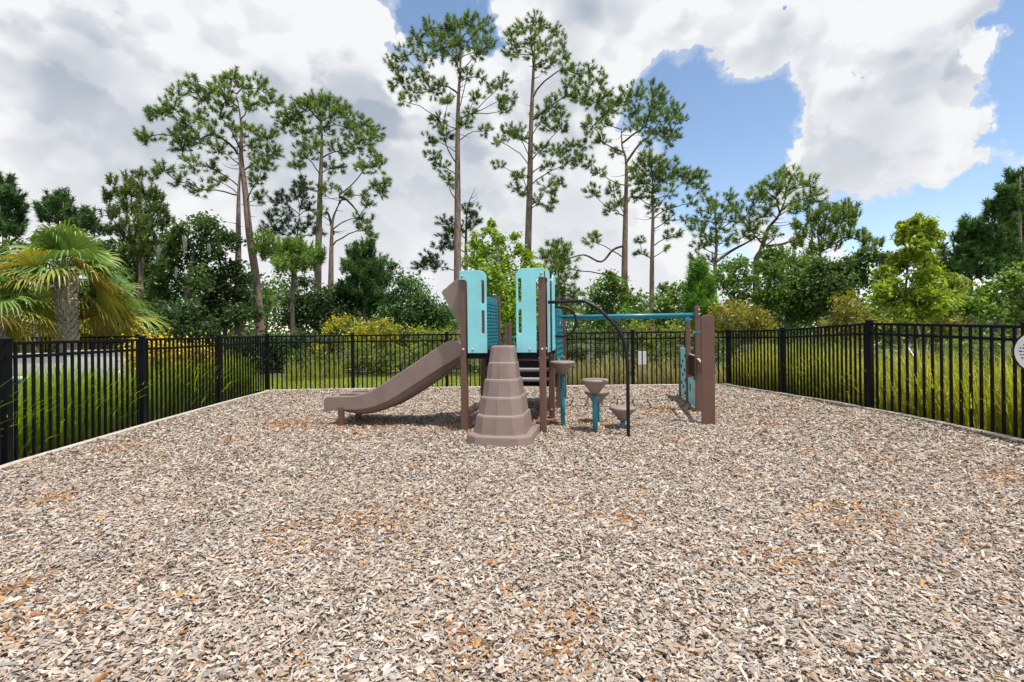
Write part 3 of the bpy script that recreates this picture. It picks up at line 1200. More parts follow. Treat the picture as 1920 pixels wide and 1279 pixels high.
def wobble(p0, p1, sag=.12, n=5, amt=.06):
    L = (p1 - p0).length
    side = Vector((random.gauss(0, 1), random.gauss(0, 1), random.gauss(0, .6))).normalized() * L * amt
    out = []
    for k in range(n + 1):
        t = k / n
        out.append(p0.lerp(p1, t) + (Z * (sag * L) + side) * math.sin(math.pi * t) + Vector((random.gauss(0, 1), random.gauss(0, 1), random.gauss(0, 1))) * L * .012 * (0 < k < n))
    return out


def smooth_line(pts, k=4):
    sm = []
    for i in range(len(pts) - 1):
        a, b, c, e = pts[max(0, i - 1)], pts[i], pts[i + 1], pts[min(len(pts) - 1, i + 2)]
        for q in range(k):
            t = q / k
            sm.append(.5 * ((2 * b) + (c - a) * t + (2 * a - 5 * b + 4 * c - e) * t * t + (3 * b - a - 3 * c + e) * t ** 3))
    sm.append(pts[-1])
    return sm


def trunk_line(tpx, d, z0=-.3):
    pts = [P(x, y, d) for x, y in tpx]
    a, b = pts[0], pts[1]
    if a.z > 0:
        t = (a.z - z0) / max(.5, (b.z - a.z))
        base = Vector((a.x - (b.x - a.x) * min(t, .35), a.y, z0))
        pts = [base] + pts
    # a trunk is not flat in one plane
    L = len(pts)
    ph = random.random() * 6
    for i, p in enumerate(pts):
        p.y += .25 * math.sin(ph + i * .9) * i / L
    return pts


PINE = [(0.137, 0.231, 0.035), (0.099, 0.181, 0.028), (0.186, 0.277, 0.045)]
PINE_DARK = [(0.061, 0.132, 0.036), (0.083, 0.165, 0.042), (0.048, 0.107, 0.034)]
PINE_BRIGHT = [(0.169, 0.280, 0.048), (0.128, 0.234, 0.043), (0.203, 0.305, 0.066)]


def needles(centres, axes, n, L, w, cols, jit=.25, spreadv=.95, stem=.9):
    """tufts of needle blades"""
    k = len(centres)
    c = np.repeat(np.asarray(centres), n, 0)
    a = np.repeat(np.asarray(axes), n, 0)
    t = rng.random((k * n, 1))
    dirs = unit(a * .75 + rand_dirs(k * n) * spreadv)
    o = c + a * (t - .35) * L * stem
    ll = L * rng.uniform(.65, 1.15, (k * n, 1))
    s = unit(np.cross(dirs, rand_dirs(k * n))) * w / 2
    tip = o + dirs * ll
    tip[:, 2] -= ll[:, 0] * .08
    co = np.stack([o - s, tip, o + s], 1).reshape(-1, 3)
    tc_ = tint(k, cols, .24)
    col = np.repeat(tc_, n, 0) * (1 + rng.normal(0, .14, (k * n, 1)))
    return co, np.repeat(np.clip(col, .004, .8), 3, 0)


def pine(name, label, d, tpx, blobs, rbase=.2, cols=PINE, tufts=24, n=52, L=.26, w=.025, spread=.85, low=None, group='pine trees beyond the fence', extra_limbs=(), upright=.45, bark='bark', stubs=10, candle=False):
    trunk = smooth_line(trunk_line(tpx, d), 4)
    base = Vector((trunk[0].x, trunk[0].y, 0))
    root = empty(name, base)
    tag(root, label, 'tree', group)
    H = trunk[-1].z
    rad = [max(.016, rbase * (1 - .42 * max(0, p.z) / H - .53 * (max(0, p.z) / H) ** 3) * (1.18 if p.z < .4 else 1)) for p in trunk]
    MB().tube(trunk, rad, 12).build('trunk', M[bark], root)
    nodes = crown_nodes(blobs, d, spread, tpx[-1][0])
    zmin = min(c.z for c, r in nodes) - .4 if low is None else low
    par, at, cnt = skeleton(nodes, trunk, zmin)
    limbs = {}
    cen, axs = [], []
    for i, (c, r) in enumerate(nodes):
        k0 = i
        while par[k0] >= 0:
            k0 = par[k0]
        mb = limbs.setdefault(k0, MB())
        p0 = at[i] if par[i] < 0 else nodes[par[i]][0]
        if (c - p0).length > .15 or par[i] < 0:
            r0 = min(.10, .016 + .0105 * math.sqrt(cnt[i]) * (1.5 if par[i] < 0 else 1))
            pts = wobble(p0, c, sag=random.uniform(-.06, .10), n=5)
            mb.tube(pts, [r0 * (1 - .45 * k / 5) for k in range(6)], 6, cap=False)
        m = max(4, int(tufts * (r / .55) ** 1.6))
        for q in range(m):
            v = Vector(rand_dirs(1)[0])
            v.z = v.z * .8 + .12
            p = c + v * r * (random.random() ** .5) * 1.15
            out = (p - c).normalized() * .8 + (c - p0).normalized() * .35 + Z * upright
            if candle:
                out = Z * 1.0 + (p - c).normalized() * .30 + Vector(rand_dirs(1)[0]) * .15
            out.normalize()
            cen.append(p)
            axs.append(out)
            if q % 2 == 0:
                mb.tube([c, (c + p) / 2 - Z * .03, p], [.014, .010, .007], 3, cap=False)
    for lp in extra_limbs:
        pts = smooth_line([P(x, y, d + dd) for x, y, dd in lp], 4)
        MB().tube(pts, [.085 * (1 - .75 * k / len(pts)) for k in range(len(pts))], 6, cap=False).build('limb', M['branch'], root)
    for k in range(stubs):     # dead stubs and bare twigs below the crown
        f = random.uniform(.45, .95)
        i = int(f * (len(trunk) - 1))
        p = trunk[i]
        a = random.random() * 6.28
        v = Vector((math.cos(a), math.sin(a), random.uniform(-.3, .3)))
        MB().tube(wobble(p, p + v * random.uniform(.4, 1.3), -.08, 4, .1), [.022, .018, .013, .009, .005], 4, cap=False).build('dead_twig', M['branch'], root)
    for k0, mb in limbs.items():
        if mb.v:
            mb.build('limb', M['branch'], root)
    co, col = needles([tuple(c - base) for c in cen], [tuple(a) for a in axs], n, L * (.9 if candle else 1), w * (1.6 if candle else 1), cols, spreadv=.75 if candle else .95, stem=1.7 if candle else .9)
    me = npmesh('crown', co, 3, col)
    link('crown', me, M['needle'], root)
    return root


OAK = [(0.072, 0.136, 0.029), (0.096, 0.168, 0.034), (0.056, 0.109, 0.026)]
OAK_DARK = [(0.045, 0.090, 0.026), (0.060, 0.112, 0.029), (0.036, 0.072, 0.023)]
MID = [(0.112, 0.209, 0.034), (0.088, 0.171, 0.031), (0.147, 0.248, 0.044)]
LIME = [(0.254, 0.351, 0.040), (0.195, 0.305, 0.035), (0.319, 0.390, 0.050)]
OLIVE = [(0.239, 0.239, 0.033), (0.181, 0.203, 0.031), (0.297, 0.275, 0.037)]
YELLOWGREEN = [(0.351, 0.351, 0.030), (0.260, 0.293, 0.030), (0.416, 0.377, 0.040)]


def leaves(centres, axes, size, cols, jit=.22, aspect=.5, flat=.5, clump_tint=None):
    k = len(centres)
    c = np.asarray(centres)
    nrm_ = unit(rand_dirs(k) + np.array([0, 0, flat]) + np.asarray(axes) * .5)
    a = unit(np.cross(nrm_, rand_dirs(k)))
    b = np.cross(nrm_, a)
    s = size * rng.uniform(.6, 1.3, (k, 1))
    w = s * aspect
    fold = nrm_ * w * .25
    co = np.stack([c - a * s * .5, c + b * w * .5 - fold, c + a * s * .5 - nrm_ * s * .12, c - b * w * .5 - fold], 1).reshape(-1, 3)
    col = tint(k, cols, jit)
    if clump_tint is not None:
        col = np.clip(col * clump_tint, .004, .9)
    return co, np.repeat(col, 4, 0)


def broadleaf(name, label, d, tpx, blobs, cols, n_leaf=420, size=.16, rbase=.09, spread=.75, group=None, cat='tree', aspect=.55, bark='bark_grey', stems=1, fill=1.0, sub=9, shaggy=.42):
    """tree or shrub: skeleton limbs plus leaves in uneven clusters"""
    nodes = crown_nodes(blobs, d, spread)
    if tpx:
        trunk = smooth_line(trunk_line(tpx, d), 3)
    else:
        xs = np.mean([c.x for c, r in nodes])
        ym = np.mean([c.y for c, r in nodes])
        zt = max(.5, np.percentile([c.z for c, r in nodes], 60))
        trunk = [Vector((xs, ym, -.2)), Vector((xs + .05, ym, zt * .4)), Vector((xs - .04, ym + .05, zt))]
    base = Vector((trunk[0].x, trunk[0].y, 0))
    root = empty(name, base)
    tag(root, label, cat, group)
    rad = [max(.012, rbase * (1 - .7 * i / (len(trunk) - 1))) for i in range(len(trunk))]
    MB().tube(trunk, rad, 8).build('trunk' if cat == 'tree' else 'stem', M[bark], root)
    zmin = trunk[-1].z * .25
    par, at, cnt = skeleton(nodes, trunk, zmin, .6)
    mb = MB()
    cen, axs, ct = [], [], []
    for i, (c, r) in enumerate(nodes):
        p0 = at[i] if par[i] < 0 else nodes[par[i]][0]
        if (c - p0).length > .1:
            r0 = min(rbase * .6, .008 + .25 * rbase * math.sqrt(cnt[i]) * .4)
            mb.tube(wobble(p0, c, .05, 4), [r0 * (1 - .5 * k / 4) for k in range(5)], 5, cap=False)
        m = max(30, int(n_leaf * fill * (r / .6) ** 1.7))
        ns = max(4, int(sub * (r / .6) ** .8))
        sc = rand_dirs(ns)
        sc[:, 2] = sc[:, 2] * .85 + .1
        sc = sc * (rng.random((ns, 1)) ** .4) * r * .95
        for q in sc[:5]:
            mb.tube([c, c + Vector(q) * .55 + Z * .02, c + Vector(q)], [.012, .009, .005], 3, cap=False)
        pick = rng.integers(0, ns, m)
        off = rng.normal(0, 1, (m, 3)) * np.array([1, 1, .8]) * r * shaggy
        pos = np.array(tuple(c)) + sc[pick] + off
        pos[:, 2] = np.maximum(pos[:, 2], .05)
        cen.append(pos)
        axs.append(unit(sc[pick] + off))
        sh = 1 + rng.normal(0, .16, (ns, 1))
        ct.append(np.clip(sh[pick] + rng.normal(0, .05, (m, 1)), .55, 1.5))
    if mb.v:
        mb.build('branches', M[bark], root)
    cen, axs, ct = np.concatenate(cen), np.concatenate(axs), np.concatenate(ct)
    co, col = leaves(cen - np.array(tuple(base)), axs, size, cols, aspect=aspect, clump_tint=ct)
    link('crown' if cat == 'tree' else 'foliage', npmesh('crown', co, 4, col), M['leaf'], root)
    return root


# ------------------------------------------------------------------ tall pines (outlines measured on the photograph)
zl = lambda pts: zoomed(240, 120, 2.46, pts)
zc = lambda pts: zoomed(720, 10, 2.508, pts)
zr = lambda pts: zoomed(1300, 300, 3.097, pts)
zf = lambda pts: zoomed(0, 300, 3.552, pts)
TALL = 'tall longleaf pines behind the playground'
pine('pine_tree', 'tall leaning pine with broad crown, right trunk of the left pair', 27, zl([(610, 1240), (590, 980), (565, 800), (545, 600), (520, 420), (515, 280), (490, 130)]),
     zl([(310, 90, 42), (430, 100, 48), (480, 70, 45), (600, 110, 55), (660, 180, 40), (230, 130, 40), (350, 170, 55), (450, 170, 55), (560, 190, 50), (420, 240, 45), (640, 340, 48), (680, 400, 36), (570, 380, 48), (620, 480, 55), (600, 540, 42), (600, 620, 36), (690, 170, 24), (530, 110, 40), (380, 120, 40), (640, 420, 40), (560, 300, 40)]), .235, group=TALL)
pine('pine_tree', 'tall pine with long left limbs, left trunk of the left pair', 26, zl([(510, 1240), (508, 900), (505, 600), (508, 480), (500, 400)]),
     zl([(160, 230, 50), (90, 340, 42), (60, 345, 24), (270, 280, 52), (200, 330, 40), (330, 350, 48), (250, 400, 42), (160, 490, 42), (230, 540, 42), (340, 580, 44), (420, 400, 46), (300, 470, 46), (130, 240, 36), (210, 200, 44), (250, 340, 40), (390, 320, 40), (420, 540, 36), (120, 520, 30), (320, 250, 40), (380, 480, 34), (480, 300, 34)]), .20, group=TALL)
pine('pine_tree', 'tall straight pine with rounded crown beside a crooked pine', 29, zl([(870, 1240), (875, 900), (880, 650), (890, 420), (895, 300), (885, 200)]),
     zl([(870, 185, 65), (780, 225, 55), (960, 215, 58), (720, 290, 42), (1000, 235, 48), (800, 320, 58), (900, 290, 56), (1090, 280, 55), (1050, 370, 55), (980, 400, 55), (820, 430, 52), (1120, 350, 46), (780, 470, 36), (950, 480, 46), (830, 200, 50), (1020, 300, 45), (1140, 310, 34), (740, 250, 40), (920, 190, 50), (700, 240, 28), (920, 580, 40), (820, 570, 36), (860, 380, 45)]), .24, group=TALL)
pine('pine_tree', 'crooked short pine with bare bent trunk and drooping limb', 28, zl([(935, 1150), (940, 850), (945, 720), (970, 640), (965, 600)]),
     zl([(1090, 770, 40), (1060, 710, 26), (1120, 790, 26), (1140, 560, 40), (1170, 590, 30), (1100, 650, 28), (1000, 600, 30), (1090, 480, 46), (1160, 480, 40), (1180, 550, 30), (1080, 610, 26), (1110, 730, 26), (1130, 420, 36), (890, 690, 26)]), .20, low=5.5, spread=.4, group=TALL,
     extra_limbs=[[(636, 368, 0), (650, 375, .1), (668, 395, .2), (680, 420, .3)], [(625, 440, 0), (615, 400, .1), (605, 402, .3)]])
pine('pine_tree', 'tallest pine with bare trunk rising left of the blue panels', 30, zc([(345, 1260), (345, 900), (345, 600), (350, 430), (360, 280), (360, 120)]),
     zc([(410, 70, 48), (350, 90, 55), (460, 110, 52), (290, 110, 46), (210, 110, 42), (150, 160, 48), (490, 190, 46), (390, 170, 54), (280, 200, 54), (100, 240, 46), (200, 240, 46), (340, 240, 46), (450, 230, 46), (40, 290, 40), (90, 350, 44), (45, 380, 28), (180, 330, 46), (220, 400, 44), (90, 450, 32), (140, 410, 40), (270, 380, 40), (300, 460, 36), (390, 330, 36), (450, 340, 26), (560, 370, 42), (590, 440, 34), (540, 450, 34), (520, 390, 30), (570, 490, 28), (430, 440, 34), (260, 540, 44), (280, 610, 44), (210, 640, 34), (230, 710, 36), (270, 760, 36), (300, 810, 30), (380, 560, 36), (480, 590, 32), (410, 510, 30), (310, 840, 18), (250, 170, 44), (330, 160, 44)]), .245, group=TALL)
pine('pine_tree', 'tall pine with drooping right limbs rising between the blue panels', 30, zc([(675, 1230), (685, 850), (690, 600), (700, 350), (710, 150), (714, 70)]),
     zc([(710, 75, 40), (650, 110, 40), (600, 140, 34), (740, 110, 36), (810, 125, 36), (690, 160, 40), (620, 200, 40), (590, 230, 30), (760, 190, 40), (830, 180, 30), (700, 230, 40), (780, 250, 40), (840, 250, 34), (850, 300, 34), (740, 290, 34), (900, 320, 38), (970, 305, 42), (1010, 360, 34), (950, 380, 34), (870, 370, 36), (860, 420, 44), (930, 440, 52), (1000, 460, 52), (1040, 430, 34), (790, 480, 48), (740, 510, 44), (830, 520, 40), (1040, 510, 38), (590, 600, 44), (625, 590, 36), (540, 640, 28), (540, 750, 28), (640, 620, 34), (760, 570, 36), (830, 580, 36), (740, 680, 40), (810, 690, 46), (860, 740, 40), (890, 660, 36), (760, 760, 36), (640, 800, 38), (620, 860, 28), (660, 880, 28), (770, 850, 40), (830, 840, 30), (800, 900, 34), (780, 955, 28), (720, 920, 28), (900, 720, 34)]), .24, group=TALL)
pine('pine_tree', 'tall forked pine against blue sky with a bare lower left limb', 31, zc([(1130, 1260), (1135, 1000), (1140, 740), (1122, 660), (1118, 560)]),
     zc([(1120, 440, 44), (1190, 415, 54), (1260, 420, 54), (1310, 465, 46), (1370, 500, 46), (1390, 540, 30), (1330, 540, 54), (1360, 600, 44), (1250, 500, 54), (1180, 500, 52), (1090, 470, 36), (1330, 640, 32), (1040, 560, 34), (1060, 500, 36), (980, 570, 44), (950, 650, 36), (1020, 640, 38), (960, 740, 36), (1090, 690, 30), (1240, 640, 30), (1010, 790, 34), (980, 880, 42), (1080, 870, 38), (1070, 960, 40), (1110, 930, 34), (1170, 570, 36), (1230, 570, 40), (820, 1130, 36), (980, 1110, 38), (1005, 1088, 24), (820, 1190, 46), (765, 1190, 42), (840, 1235, 34), (1290, 600, 36)]), .235, group=TALL,
     extra_limbs=[[(1175, 460, 0), (1150, 468, -.3), (1127, 491, -.6), (1095, 478, -.9), (1063, 485, -1.1), (1040, 482, -1.2)], [(1174, 305, 0), (1199, 270, .2), (1222, 250, .3), (1240, 220, .3)]], low=4.4)
pine('pine_tree', 'slender pine right of the forked pine with sparse lower limbs', 29, zc([(1258, 1270), (1262, 1000), (1262, 850), (1260, 740)]),
     zc([(1240, 730, 44), (1290, 740, 46), (1200, 770, 44), (1260, 790, 54), (1340, 770, 54), (1390, 800, 46), (1300, 830, 52), (1210, 840, 46), (1180, 800, 34), (1440, 830, 40), (1480, 810, 44), (1490, 860, 34), (1250, 880, 44), (1350, 870, 36), (1190, 900, 34), (1270, 950, 38), (1340, 960, 28), (1330, 1010, 30), (1380, 1080, 28), (1440, 930, 28), (1420, 1010, 22), (1330, 1090, 22), (1200, 1110, 24), (1210, 1170, 24), (1320, 1150, 20)]), .165, group=TALL, stubs=22)
pine('pine_tree', 'small pine with a dead top behind the tallest pine', 33, zc([(385, 1200), (388, 1000), (400, 930), (430, 860)]),
     zc([(290, 1030, 40), (300, 1090, 46), (270, 1130, 40), (400, 970, 44), (420, 1010, 36), (330, 1130, 36), (220, 1190, 44), (170, 1230, 34), (260, 1230, 36), (390, 1050, 36), (340, 1070, 36), (200, 1220, 30)]), .16, cols=PINE_DARK, group='smaller pines in the wood')
# left wood
pine('pine_tree', 'young pine with bright tufts in front of the left pines', 22, zl([(760, 1260), (762, 1050), (765, 950), (770, 860)]),
     zl([(630, 840, 52), (680, 880, 56), (740, 880, 58), (820, 870, 58), (870, 890, 36), (780, 940, 54), (700, 930, 46), (850, 920, 40), (610, 880, 36), (770, 840, 40)]), .12, cols=PINE_BRIGHT, tufts=34, n=46, candle=True, upright=.75, spread=.7, bark='bark_grey', group='smaller pines in the wood')
pine('pine_tree', 'mid height pine with open crown between the left pines', 30, zl([(768, 1240), (775, 950), (785, 800), (792, 680)]),
     zl([(700, 640, 54), (780, 610, 60), (840, 670, 46), (680, 760, 54), (760, 770, 54), (830, 750, 46), (730, 700, 46), (660, 700, 36), (810, 560, 40), (640, 780, 40), (880, 780, 36)]), .13, cols=PINE_DARK, tufts=20, group='smaller pines in the wood')
pine('pine_tree', 'dense bushy pine standing alone right of the crooked trunk', 26, zl([(1090, 1240), (1090, 1050), (1085, 860)]),
     zl([(1075, 865, 44), (1110, 860, 34), (1040, 900, 44), (1110, 920, 60), (1050, 970, 62), (1130, 990, 62), (1080, 1050, 70), (1020, 930, 34), (1160, 950, 50), (1030, 1050, 56), (1140, 1070, 60), (1090, 1120, 66), (1190, 1010, 40), (1010, 1110, 44), (1150, 1130, 50)]), .14, cols=[(0.072, 0.160, 0.041), (0.055, 0.131, 0.036), (0.096, 0.189, 0.046)], tufts=46, n=46, candle=True, upright=.9, group='smaller pines in the wood', stubs=0)
pine('pine_tree', 'feathery pine left of the tall pines above the palms', 24, zf([(930, 1200), (930, 700), (935, 400), (930, 110)]),
     zf([(740, 150, 32), (840, 135, 40), (930, 105, 40), (720, 250, 42), (800, 230, 56), (880, 230, 56), (960, 220, 58), (1030, 260, 56), (740, 370, 46), (850, 340, 66), (960, 340, 66), (1060, 350, 56), (800, 460, 56), (900, 450, 66), (1000, 450, 66), (715, 480, 36), (930, 540, 66), (850, 540, 48), (1100, 430, 56), (900, 620, 60), (820, 610, 46), (1000, 560, 60)]), .15, cols=[(0.109, 0.181, 0.036), (0.080, 0.152, 0.036), (0.152, 0.196, 0.043)], tufts=30, n=46, candle=True, upright=.8, group='smaller pines in the wood', stubs=0)
pine('pine_tree', 'dark pine cut by the left edge of the picture', 20, zf([(40, 1200), (45, 700), (40, 130)]),
     zf([(15, 145, 36), (65, 180, 36), (20, 240, 46), (85, 240, 52), (30, 320, 56), (110, 300, 44), (145, 345, 34), (60, 400, 62), (120, 420, 46), (40, 480, 56), (-40, 260, 56), (-60, 380, 60), (100, 490, 44)]), .14, cols=PINE_DARK, tufts=44, n=46, candle=True, upright=.95, group='smaller pines in the wood', stubs=0)
pine('pine_tree', 'dark pine top showing just above the tall palm', 20, zf([(410, 1200), (405, 700), (400, 250)]),
     zf([(400, 255, 36), (340, 290, 36), (285, 345, 36), (430, 300, 46), (380, 340, 54), (470, 380, 46), (590, 380, 36), (600, 430, 46), (330, 400, 54), (440, 440, 60), (540, 460, 50), (640, 480, 36)]), .13, cols=PINE_DARK, tufts=44, n=46, candle=True, upright=.95, group='smaller pines in the wood', stubs=0)
# right wood
pine('pine_tree', 'open pine left of the leaning pine on the right', 27, zr([(125, 690), (130, 520), (125, 400), (120, 300)]),
     zr([(90, 255, 52), (200, 230, 46), (130, 310, 56), (50, 330, 46), (60, 420, 50), (160, 390, 54), (240, 290, 46), (180, 470, 46), (40, 500, 44), (240, 350, 36), (10, 400, 40), (100, 480, 40), (20, 570, 40), (90, 580, 36)]), .15, tufts=22, group='smaller pines in the wood')
pine('pine_tree', 'leaning pine with arching crown near the right of the picture', 24, zr([(368, 860), (362, 600), (400, 520), (440, 400), (500, 320), (540, 200)]),
     zr([(510, 90, 40), (570, 90, 40), (470, 130, 50), (620, 140, 46), (680, 150, 46), (700, 205, 44), (540, 170, 54), (420, 170, 46), (390, 210, 54), (480, 220, 54), (630, 230, 54), (350, 250, 54), (440, 290, 46), (300, 330, 52), (390, 330, 52), (560, 290, 44), (640, 290, 36), (725, 240, 38), (420, 430, 40), (480, 440, 30), (350, 430, 40), (280, 450, 44), (330, 390, 40)]), .20, tufts=24, n=46, bark='bark_grey', group='smaller pines in the wood',
     extra_limbs=[[(1437, 462, 0), (1465, 458, .2), (1490, 449, .4), (1515, 436, .5)], [(1343, 490, -.1), (1372, 470, 0), (1400, 455, .1), (1425, 440, .1)]])
pine('pine_tree', 'flat topped pine with upright leaders right of the leaning pine', 26, zr([(735, 800), (735, 600), (745, 480), (800, 380)]),
     zr([(620, 380, 44), (700, 350, 54), (770, 330, 54), (840, 350, 54), (900, 380, 52), (930, 330, 34), (880, 265, 28), (880, 300, 28), (640, 440, 44), (740, 430, 54), (830, 430, 54), (900, 440, 44), (620, 500, 44), (720, 510, 44), (800, 500, 40), (770, 285, 34), (990, 440, 32), (1000, 480, 32), (1070, 480, 32), (1020, 520, 28), (930, 290, 24), (840, 300, 26), (680, 560, 40)]), .15, tufts=26, n=46, candle=True, upright=.8, group='smaller pines in the wood')
pine('pine_tree', 'big dense dark pine at the right edge of the picture', 19, zr([(1885, 960), (1880, 600), (1870, 100)]),
     zr([(1860, 105, 40), (1820, 200, 52), (1890, 180, 54), (1760, 260, 52), (1850, 290, 70), (1740, 320, 44), (1900, 350, 70), (1800, 390, 70), (1880, 450, 72), (1780, 460, 56), (1850, 530, 72), (1750, 550, 62), (1840, 620, 74), (1930, 250, 60), (1960, 400, 70), (1920, 560, 70), (1780, 640, 60)]), .17, cols=[(0.070, 0.152, 0.036), (0.052, 0.123, 0.031), (0.094, 0.181, 0.041)], tufts=44, n=46, candle=True, upright=.85, group='smaller pines in the wood', stubs=0)
pine('pine_tree', 'round bushy pine just left of the big right edge pine', 20, zr([(1598, 960), (1600, 720), (1602, 420)]),
     zr([(1600, 395, 46), (1640, 420, 52), (1570, 470, 52), (1660, 480, 52), (1620, 540, 62), (1560, 560, 52), (1680, 560, 52), (1600, 640, 60), (1680, 650, 50), (1640, 470, 46), (1540, 640, 46)]), .12, cols=[(0.072, 0.167, 0.036), (0.058, 0.138, 0.034), (0.102, 0.196, 0.041)], tufts=46, n=46, candle=True, upright=.85, group='smaller pines in the wood', stubs=0)
pine('pine_sapling', 'bright green pine sapling behind the overhead ladder', 17, [(1313, 640), (1312, 570), (1311, 500)],
     [(1311, 512, 12), (1308, 530, 15), (1320, 545, 16), (1305, 555, 16), (1318, 570, 18), (1302, 582, 17), (1325, 590, 16), (1312, 605, 18)], .05, cols=[(0.123, 0.275, 0.041), (0.094, 0.225, 0.036), (0.160, 0.319, 0.048)], tufts=70, n=46, L=.30, candle=True, upright=1.0, spread=.6, group='smaller pines in the wood', stubs=0)
pine('pine_tree', 'loose pine top showing right of the blue wall panels', 25, [(1050, 640), (1048, 560), (1046, 480)],
     [(1046, 470, 20), (1030, 478, 18), (1062, 490, 20), (1045, 505, 22), (1065, 520, 22), (1030, 520, 20), (1055, 545, 24), (1075, 555, 20), (1035, 560, 22), (1060, 580, 24)], .12, tufts=20, group='smaller pines in the wood', stubs=4)

# ------------------------------------------------------------------ broadleaf trees
WOOD = 'broadleaf trees beyond the fence'
broadleaf('tree', 'green leafy tree below the feathery pine behind the palms', 25.5, zf([(900, 1190), (900, 900), (905, 700)]),
          zf([(700, 560, 56), (780, 640, 70), (880, 690, 80), (980, 640, 80), (1080, 540, 66), (960, 780, 84), (840, 790, 84), (1040, 860, 84), (740, 740, 66), (900, 900, 84), (1000, 980, 84), (760, 880, 80), (800, 1000, 80), (1020, 740, 60)]), OAK, n_leaf=520, size=.20, rbase=.15, group=WOOD)
broadleaf('tree', 'dark leafy tree behind the palms at the left edge', 19, zf([(220, 1190), (220, 900), (215, 640)]),
          zf([(60, 620, 66), (160, 570, 56), (260, 530, 56), (330, 600, 66), (80, 760, 80), (200, 720, 80), (540, 600, 56), (620, 690, 66), (650, 850, 80), (560, 930, 80), (100, 920, 80), (250, 930, 80), (350, 790, 70), (-30, 700, 70), (450, 700, 66), (420, 900, 80)]), MID, n_leaf=520, size=.16, rbase=.1, group=WOOD)
broadleaf('oak_tree', 'big dark oak hung with moss behind the palms', 23, zf([(1250, 1190), (1260, 900), (1290, 620)]),
          zf([(1200, 450, 62), (1300, 420, 62), (1400, 450, 72), (1130, 520, 62), (1350, 560, 80), (1230, 560, 74), (1130, 620, 74), (1300, 690, 86), (1150, 740, 80), (1230, 850, 90), (1080, 700, 60), (1060, 800, 70), (1120, 900, 74), (1040, 900, 60), (1330, 800, 80)]), OAK, n_leaf=560, size=.19, rbase=.17, group=WOOD)
broadleaf('oak_tree', 'dark oak behind the trunks of the left pair of pines', 25, zf([(1500, 1190), (1490, 900), (1470, 600)]),
          zf([(1480, 500, 62), (1450, 620, 72), (1420, 780, 84), (1540, 560, 60), (1400, 940, 90), (1500, 900, 84), (1480, 1050, 84), (1360, 1050, 84), (1600, 800, 66), (1640, 920, 66), (1580, 1040, 80), (1700, 1000, 66), (1540, 720, 60)]), OAK_DARK, n_leaf=520, size=.20, rbase=.15, group=WOOD)
broadleaf('tree', 'dark leafy tree filling the gap low behind the second palm', 20, zf([(1180, 1190), (1180, 1020)]),
          zf([(1060, 1000, 70), (1150, 1010, 80), (1250, 1020, 80), (1120, 1110, 80), (1240, 1120, 80), (1350, 1130, 80), (1010, 1090, 60)]), OAK_DARK, n_leaf=520, size=.17, rbase=.1, group=WOOD)
broadleaf('tree', 'blue green leafy tree between the bushy pine and slide hood', 24, [(770, 640), (772, 570)],
          [(755, 530, 20), (775, 545, 24), (745, 560, 24), (790, 560, 22), (765, 580, 28), (800, 585, 24), (735, 590, 22), (815, 600, 20), (780, 605, 28), (830, 580, 18), (840, 600, 20), (735, 500, 10)], [(0.072, 0.152, 0.041), (0.055, 0.123, 0.036), (0.099, 0.189, 0.048)], n_leaf=620, size=.17, rbase=.1, group=WOOD)
broadleaf('tree', 'dark leafy tree under the straight left pine', 26, [(600, 640), (604, 560)],
          [(560, 560, 24), (590, 575, 26), (620, 560, 24), (575, 600, 28), (610, 605, 28), (640, 590, 24), (545, 605, 24), (655, 565, 18), (570, 530, 16), (640, 540, 14)], OAK_DARK, n_leaf=560, size=.19, rbase=.1, group=WOOD)
broadleaf('tree', 'bright yellow green tree seen between the blue panels', 17, [(935, 640), (936, 560), (932, 470)],
          [(922, 420, 10), (918, 440, 13), (895, 455, 17), (930, 455, 18), (908, 485, 25), (938, 490, 26), (967, 445, 9), (972, 470, 13), (985, 480, 15), (890, 500, 20), (925, 530, 34), (958, 540, 32), (985, 520, 26), (920, 580, 36), (968, 590, 36), (895, 550, 26), (1000, 505, 20), (945, 610, 34), (1000, 560, 26)], [(0.217, 0.355, 0.036), (0.167, 0.297, 0.034), (0.290, 0.413, 0.046)], n_leaf=760, size=.15, rbase=.1, group=WOOD, shaggy=.36)
broadleaf('tree', 'leafy tree behind the arched pole with pale inner branches', 19, [(1150, 640), (1152, 570), (1148, 520)],
          [(1150, 525, 18), (1135, 540, 20), (1170, 540, 20), (1120, 560, 22), (1155, 565, 24), (1187, 562, 18), (1105, 585, 20), (1140, 590, 24), (1175, 590, 22), (1205, 595, 16), (1140, 515, 10), (1125, 605, 22)], MID, n_leaf=620, size=.15, rbase=.08, group=WOOD)
broadleaf('tree', 'leafy tree left of the pine sapling behind the ladder', 20, [(1260, 640), (1262, 560)],
          [(1255, 550, 18), (1240, 565, 18), (1275, 560, 20), (1250, 585, 22), (1282, 590, 20), (1265, 610, 22), (1232, 595, 14), (1290, 540, 14), (1240, 540, 10)], [(0.123, 0.217, 0.038), (0.094, 0.181, 0.034), (0.160, 0.254, 0.046)], n_leaf=600, size=.16, rbase=.07, group=WOOD)
broadleaf('tree', 'leafy tree below the leaning pine left of its trunk', 21, zr([(230, 960), (232, 800), (228, 640)]),
          zr([(200, 640, 50), (260, 620, 46), (180, 720, 60), (260, 720, 64), (320, 690, 56), (140, 680, 44), (210, 800, 60), (300, 790, 60), (280, 600, 40)]), MID, n_leaf=520, size=.16, rbase=.08, group=WOOD)
